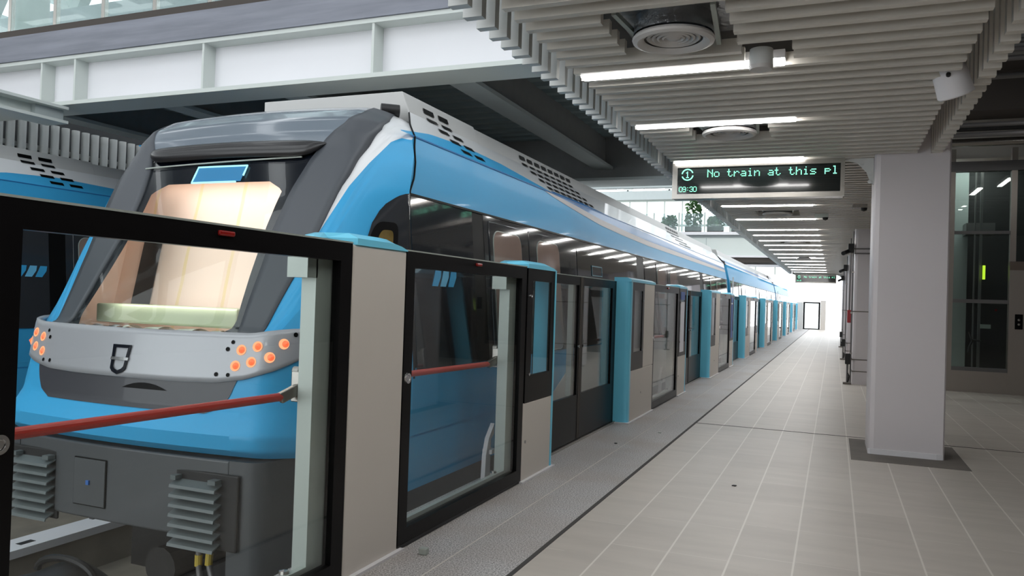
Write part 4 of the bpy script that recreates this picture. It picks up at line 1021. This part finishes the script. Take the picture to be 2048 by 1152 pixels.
# balustrade
bal = thing('glass_balustrade', (-6, YB, 4.0), 'glass balustrade with steel posts on the footbridge at upper left', 'balustrade')
xs = [-10.05+.72*k for k in range(12)]
yb_ = YB-.17
for x in xs:
    p = MB(); p.box(x-.022, x+.022, yb_-.015, yb_+.035, 3.86, 5.05); p.build('post', m_steel, bal)
for a, b in zip(xs, xs[1:]):
    MB().box(a+.03, b-.03, yb_-.012, yb_, 4.06, 5.0).build('glass_pane', m_bglass, bal)
MB().tube([(xs[0], yb_, 5.08), (xs[-1], yb_, 5.08)], .03).build('handrail', m_steel, bal)
MB().box(xs[0], xs[-1], yb_-.025, yb_+.02, 3.995, 4.07).build('bottom_rail', m_dull, bal)
# pale round duct / column behind the glass at far left
t = thing('round_column', (-9.75, 7.6, 4.0), 'pale green round column behind the glass balustrade', 'column', kind='structure')
MB().tube([(-10.6, 7.6, 4.0), (-10.6, 7.6, 9.5)], .22, 24).build('shaft', m_alu, t, smooth=True)
# perforated screen behind
pm = MB()
for k in range(26): pm.bar((-18+k*.35, 14, 4.3), (-18+k*.35, 14, 6.3), .16)
for k in range(9): pm.box(-18.2, -9, 13.96, 14.04, 4.32+k*.22, 4.38+k*.22)
o = pm.build('lattice_screen', m_beamg); tag(o, 'white lattice screen far behind the glass balustrade', 'screen')
# roof steel: trusses and purlins over the tracks
tz = 8.2
trs = [(10.5, 'nearest roof truss over the tracks'), (16.5, 'second roof truss over the tracks'), (24., 'third roof truss over the tracks'), (33., 'fourth roof truss over the tracks')]
for y, lab in trs:
    t = thing('roof_truss', (-9, y, 6.5), lab, 'truss', 'roof trusses', kind='structure')
    mb = MB(); mb.bar((-22, y, 6.3), (1., y, 6.3), .28, .3); mb.bar((-22, y, 8.3), (1., y, 8.3), .28, .3); mb.build('chord', m_beamg, t)
    mb = MB()
    for k in range(9):
        xa = -21+k*2.5; mb.bar((xa, y, 6.3), (xa+1.25, y, 8.3), .2); mb.bar((xa+1.25, y, 8.3), (xa+2.5, y, 6.3), .2)
    mb.build('diagonal', m_stiff, t)
mb = MB()
for k in range(8): mb.box(-22+k*3.1, -21.75+k*3.1, -16, 40, 8.5, 8.75)
for k in range(15): mb.box(-22, 1, -16+k*4, -15.8+k*4, 8.55, 8.75)
o = mb.build('roof_grid', m_beamg); tag(o, 'grid of roof steel high over the tracks', 'roof', kind='structure')
mb = MB()
for k in range(9):
    for j in range(5):
        if (k in (3, 4) and j in (2, 3)): continue
        mb.box(-22+j*4.6, -18.0+j*4.6, -16+k*3.1, -13.4+k*3.1, 8.8, 8.86)
o = mb.build('roof_panel', m_dark); tag(o, 'dark roof panels above the trusses', 'roof', kind='structure')
# left I-beam and tube screen
t = thing('steel_beam', (-7.7, 4, 3.0), 'pale I-beam running along the tracks to the wide white beam at far left', 'beam', kind='structure')
mb = MB(); mb.box(-7.95, -7.62, -2, 5.92, 3.13, 3.16); mb.box(-7.95, -7.62, -2, 5.92, 2.98, 3.01); mb.box(-7.80, -7.77, -2, 5.92, 3.01, 3.13); mb.build('section', m_stiff, t)
MB().box(-7.78, -7.70, 5.6, 5.92, 3.0, 3.14).build('end_plate', m_beamg, t)
ts = thing('tube_screen', (-11, 7, 1.9), 'row of upright white tubes behind the far train at left', 'screen')
for k in range(36):
    y = 5.2+k*.174; MB().tube([(-11., y, 1.9), (-11., y, 3.66)], .058, 12).build('tube', m_fin, ts, smooth=True)
MB().box(-11.12, -11.08, 5., 11.6, 3.26, 3.33).build('rail', m_fin, ts); MB().box(-11.12, -11.08, 5., 11.6, 2.4, 2.46).build('rail', m_fin, ts)
o = MB().box(-16, -11.5, -4, 34, -1.05, 4.3).build('wall_left', mat('wall_charcoal', srgb(52, 54, 56), .9)); tag(o, 'dark wall behind the row of white tubes', 'wall', kind='structure')

# ------------------------------------------------------------------ far footbridge with plants, glazed wall behind
YF = 36.
fb = thing('footbridge', (-7, YF, 3), 'far pale footbridge crossing over the train, carrying plants', 'bridge', kind='structure')
MB().box(-16, -1.9, YF, YF+.3, 3.50, 4.28).build('fascia', m_stiff, fb); MB().box(-16, -1.9, YF-.12, YF+.4, 4.42, 4.55).build('ledge', m_white, fb)
MB().box(-16, -1.9, YF+.1, YF+.35, 4.28, 4.42).build('shadow_gap', m_beamg, fb)
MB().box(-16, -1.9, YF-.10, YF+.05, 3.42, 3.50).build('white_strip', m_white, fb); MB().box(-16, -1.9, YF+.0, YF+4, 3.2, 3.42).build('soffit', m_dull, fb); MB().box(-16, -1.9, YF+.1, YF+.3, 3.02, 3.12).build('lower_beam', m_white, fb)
mb = MB()
for x in (-13, -9.2, -5.4): mb.box(x-.015, x+.015, YF-.01, YF, 3.5, 4.28)
mb.build('panel_joint', m_beamg, fb)
b2 = thing('glass_balustrade', (-7, YF, 4.55), 'small far glass balustrade in front of the plants', 'balustrade')
for k in range(10):
    x = -12.4+k*1.15; MB().box(x-.03, x+.03, YF-.02, YF+.03, 4.55, 5.45).build('post', m_alu, b2)
    if k < 9: MB().box(x+.04, x+1.11, YF, YF+.01, 4.6, 5.4).build('glass_pane', m_bglass, b2)
def plant(x, y, z, h, r, lab, n=120):
    t = thing('planted_shrub', (x, y, z), lab, 'plant', 'shrubs on the far footbridge')
    MB().box(x-.35, x+.35, y-.2, y+.25, z, z+.3).build('planter', m_soil, t)
    MB().tube([(x, y, z+.3), (x+.02, y, z+h*.7)], .03, 6).build('stem', m_soil, t)
    f = MB()
    for k in range(n):
        a = random.random()*2*PI; q = random.random()**.5*r; zz = z+.35+(h-.35)*random.random(); taper = 1-.5*abs((zz-z)/h-.5)
        c = Vector((x+q*taper*math.cos(a), y+q*taper*.7*math.sin(a), zz)); s_ = .09+.07*random.random()
        e1 = Vector((random.uniform(-1, 1), random.uniform(-1, 1), random.uniform(-1, 1))).normalized()*s_; e2 = e1.cross(Vector((random.random(), random.random(), random.random()))).normalized()*s_*.6
        f.add([c-e1, c+e2, c+e1, c-e2], [(0, 1, 2, 3)])
    f.build('foliage', m_leaf, t)
plant(-6.1, YF+.6, 4.55, 1.55, .42, 'tall slim green shrub on the far footbridge, above the train roof', 170)
for x, h, lab in ((-7.25, .8, 'low dark shrub left of the tall one on the far footbridge'), (-5.1, .75, 'low shrub right of the tall one on the far footbridge'), (-4.1, .85, 'second low shrub right of the tall one on the far footbridge'), (-3.15, .7, 'low shrub nearest the ceiling edge on the far footbridge')):
    plant(x, YF+.6, 4.55, h, .42, lab, 110)
cw = thing('window_1', (-7, 44, 4.5), 'tall glazed wall with a white grid behind the far footbridge', 'window', kind='structure')
mb = MB()
for k in range(18): mb.box(-18+k*1.0, -17.93+k*1.0, 44, 44.1, 3.0, 7.1)
for z in (4.4, 5.6, 7.0): mb.box(-18, 0, 43.98, 44.12, z, z+.10)
mb.build('mullion_grid', m_alu, cw); MB().box(-18, 0, 44.04, 44.06, 3., 7.1).build('glazing', glass_mat('far_glazing', (.97, .98, .99), .3), cw)
o = MB().box(-18, 0, 43.8, 44.3, 7.1, 7.6).build('steel_beam', m_beamg); tag(o, 'pale horizontal band above the far glazed wall', 'beam', kind='structure')
t = thing('catwalk_rail', (-6, 43.2, 7.6), 'thin railing above the far glazed wall', 'railing')
mb = MB()
for z in (7.85, 8.1): mb.box(-18, 0, 43.2, 43.24, z, z+.04)
for k in range(12): mb.box(-18+k*1.6, -17.95+k*1.6, 43.2, 43.24, 7.6, 8.14)
mb.build('rail', m_beamg, t)
mb = MB()
for k in range(7):
    xa = -16+k*2.4; mb.bar((xa, 44.5, 7.6), (xa+1.2, 44.5, 9.4), .2); mb.bar((xa+1.2, 44.5, 9.4), (xa+2.4, 44.5, 7.6), .2)
mb.bar((-18, 44.5, 9.4), (1, 44.5, 9.4), .3)
o = mb.build('roof_truss', m_stiff); tag(o, 'white truss above the far glazed wall', 'truss', kind='structure')

# ------------------------------------------------------------------ lift shaft and pipes on the right
EY = 14.6
m_lsteel = mat('lift_steel', srgb(176, 168, 160), .3, metal=.55, bump=.04, bscale=20)
lf = thing('lift_shaft', (2.6, EY, 0), 'glass lift shaft framed in brushed steel, right of the near column', 'lift')
MB().box(1.68, 1.79, EY, EY+.12, 0, 3.95).build('steel_post', m_lsteel, lf); MB().box(2.58, 2.66, EY, EY+.12, 2.1, 3.95).build('steel_post', m_lsteel, lf)
MB().box(1.68, 2.66, EY-.01, EY+.12, .0, .34).build('base_panel', m_lsteel, lf)
for z0, z1 in ((.34, .40), (1.44, 1.50), (2.56, 2.61)): MB().box(1.79, 2.58, EY, EY+.08, z0, z1).build('transom', m_pipe, lf)
MB().box(1.6, 4.4, EY-.02, EY+.12, 3.58, 3.74).build('head_beam', m_pipe, lf)
for z0, z1 in ((.40, 1.44), (1.50, 2.56), (2.61, 3.58)): MB().box(1.79, 2.58, EY+.04, EY+.055, z0, z1).build('glass_pane', m_eglass, lf)
MB().box(2.66, 4.4, EY+.04, EY+.055, 2.15, 3.58).build('glass_pane', m_eglass, lf)
MB().box(2.58, 4.4, EY-.01, EY+.14, .0, 2.12).build('side_panel', mat('lift_panel', srgb(128, 114, 104), .35, metal=.7), lf)
MB().box(2.58, 2.9, EY-.018, EY-.01, 0, 1.98).build('door_jamb', m_lsteel, lf)
cbx = MB(); cbx.box(2.66, 2.77, EY-.03, EY-.018, 1.04, 1.28); cpo = cbx.build('call_panel', m_gasket, lf, bevel=.006)
cbx = MB(); cbx.lathe([(.018, 0), (.018, .006), (.0001, .008)], (2.715, EY-.03, 1.19), (0, -1, 0), 14); cbx.lathe([(.018, 0), (.018, .006), (.0001, .008)], (2.715, EY-.03, 1.12), (0, -1, 0), 14); cbx.build('call_button', m_steel, cpo)
MB().box(1.62, 2.20, EY+1.6, EY+1.7, 0, 4.2).build('shaft_wall', mat('shaft_wall', srgb(150, 158, 156), .7), lf); MB().box(2.12, 4.3, EY+2.1, EY+2.2, 0, 4.2).build('shaft_wall', m_rubber, lf)
MB().box(2.30, 2.34, EY+1., EY+1.05, 0, 4.1).build('guide_rail', m_pipe, lf); MB().box(2.22, 2.24, EY+1., EY+1.05, 0, 4.1).build('guide_rail', m_pipe, lf)
MB().box(2.34, 2.38, EY+.9, EY+.92, 1.86, 2.10).build('indicator_light', m_yg, lf)
MB().box(2.12, 2.56, EY+1.2, EY+1.6, 2.66, 2.86).build('car_sill', m_pipe, lf)
mb = MB(); mb.tube([(2.16, EY+.9, .95), (2.20, EY+.9, .82), (2.34, EY+.9, .80)], .018); mb.tube([(2.22, EY+.9, .82), (2.17, EY+.9, .70), (2.15, EY+.9, .6)], .018); mb.build('trailing_cable', m_black, lf)
MB().box(2.33, 2.48, EY+.9, EY+.95, 1.02, 1.09).build('bracket', m_alu, lf)
MB().lathe([(.02, 0), (.0001, .004)], (2.57-.02, EY+.9, 1.34), (0, -1, 0), 10).build('red_pilot', m_redlens, lf)
pd = [(13.6, 3.86, .06, m_steel, 'pale round duct just above the lift shaft'), (12.6, 3.86, .035, m_black, 'black pipe crossing above the lift shaft'), (11.2, 3.62, .03, m_pipe, 'upper slim grey pipe of the pair near the lift'), (11.2, 3.50, .03, m_pipe, 'lower slim grey pipe of the pair near the lift'),
      (9.4, 3.74, .03, m_pipe, 'grey pipe under the dark upper ceiling'), (8.4, 3.80, .025, m_pipe, 'first silver pipe of three beside the canopy'), (8.4, 3.72, .025, m_pipe, 'second silver pipe of three beside the canopy'), (8.4, 3.64, .025, m_pipe, 'third silver pipe of three beside the canopy')]
for y, z, r_, m, lab in pd:
    o = MB().tube([(.84, y, z), (8, y, z)], r_, 14).build('pipe', m, None, smooth=True); tag(o, lab, 'pipe', 'pipes right of the canopy')
o = MB().box(.84, 8, 13.2, 13.5, 3.40, 3.62).build('cable_tray', m_dull); 
bpy.data.objects.remove(o)
o = MB().box(.92, 8, 15.0, 15.3, 3.86, 4.5).build('cross_beam', m_beige); tag(o, 'beige cross beam above the lift shaft', 'beam', kind='structure')
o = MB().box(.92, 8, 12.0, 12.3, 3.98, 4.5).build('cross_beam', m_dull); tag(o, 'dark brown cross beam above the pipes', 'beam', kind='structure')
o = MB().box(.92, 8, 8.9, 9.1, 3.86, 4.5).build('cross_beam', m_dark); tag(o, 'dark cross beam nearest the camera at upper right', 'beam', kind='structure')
o = MB().box(1.0, 8, 19.0, 33, -.01, -.002).build('trim_5', m_dull); bpy.data.objects.remove(o)

# ------------------------------------------------------------------ small loose things
t = thing('paper_cup', (-1.83, 3.44, 0), 'small crushed grey carton on the granite strip by the beige housing', 'litter')
b_ = MB(); b_.box(-1.855, -1.815, 3.42, 3.455, .0, .032); b_.build('carton', m_alu, t, bevel=.004); MB().box(-1.856, -1.840, 3.424, 3.45, .012, .026).build('opening', m_gasket, t)
for (x, y, s_, lab) in ((-1.78, 6.9, .012, 'dark speck of litter on the granite strip before the cyan cheek'), (-.62, 5.75, .016, 'dark leaf scrap on the tiles in the foreground'), (-1.55, 7.7, .014, 'pale scrap on the granite strip near the joint')):
    o = MB().prism([(x-s_, y-s_*.6), (x+s_*.6, y-s_), (x+s_, y+s_*.5), (x-s_*.3, y+s_)], 'z', .0, .006).build('litter_scrap', m_gasket if 'dark' in lab else m_alu); tag(o, lab, 'litter')
t = thing('tool_bag', (-4.75, 3.75, -1.05), 'black canvas bag lying on the track bed below the train nose', 'bag')
f = MB(); f.grid(lambda i, j: Vector((-5.35+1.25*i, 3.35+.8*j, -1.05+.42*(max(0, math.sin(PI*i))**.35)*(max(0, math.sin(PI*j))**.4)*(1+.1*math.sin(9*i+5*j)))), 30, 20); f.build('body', m_rubber, t, smooth=True)
f = MB(); f.tube([(-5.25, 3.50, -.78), (-5.0, 3.46, -.70), (-4.7, 3.45, -.68), (-4.3, 3.47, -.74)], .008, 6); f.build('zip', m_steel, t)
f = MB(); f.tube([(-4.72-.27*math.cos(PI*k/12), 3.78, -.68+.11*math.sin(PI*k/12)) for k in range(13)], .024, 8); f.build('handle', m_rubber, t, smooth=True)
t = thing('cable_hose', (-3.6, 3.6, -1.05), 'thick black hose looping on the track bed under the train nose', 'hose')
f = MB(); f.tube([(-4.0, 4.3, -.90), (-3.9, 4.1, -.62), (-3.7, 3.95, -.60), (-3.5, 3.85, -.72), (-3.35, 3.7, -.92), (-3.3, 3.4, -.99)], .05, 12); f.build('hose', m_rubber, t, smooth=True)

# hall lamps mirrored in the lift glass; others are added to brighten hall and lift
for x, y, z, lab in [(3.4, 3.2, 4.36, 'added unseen strip lamp under the dark ceiling right of the viewer'), (3.25, 10.2, 4.05, 'upper strip lamp hung in front of the lift, mirrored in its glass'), (2.72, 10.2, 3.86, 'lower strip lamp hung in front of the lift, mirrored in its glass')]:
    t = thing('hall_lamp', (x, y, z), lab, 'light', 'hall lamps right of the canopy')
    MB().box(x-.06, x+.06, y-.6, y+.6, z, z+.06).build('housing', m_white, t); MB().box(x-.045, x+.045, y-.58, y+.58, z-.02, z).build('tube', m_tube, t)
    MB().tube([(x, y, z+.06), (x, y, 4.5)], .012, 8).build('hanger', m_pipe, t)
t = thing('shaft_fill_lamp', (2.2, 15.5, 4.1), 'added fill lamp hidden high inside the glass lift shaft', 'light')  # fill lamp added to brighten the dark lift shaft
MB().box(1.9, 2.7, 15.42, 15.62, 4.15, 4.2).build('housing', m_white, t); MB().box(1.92, 2.68, 15.44, 15.6, 4.12, 4.15).build('tube', emit_mat('shaft_fill_tube', (.95, 1., .98), 60.), t)
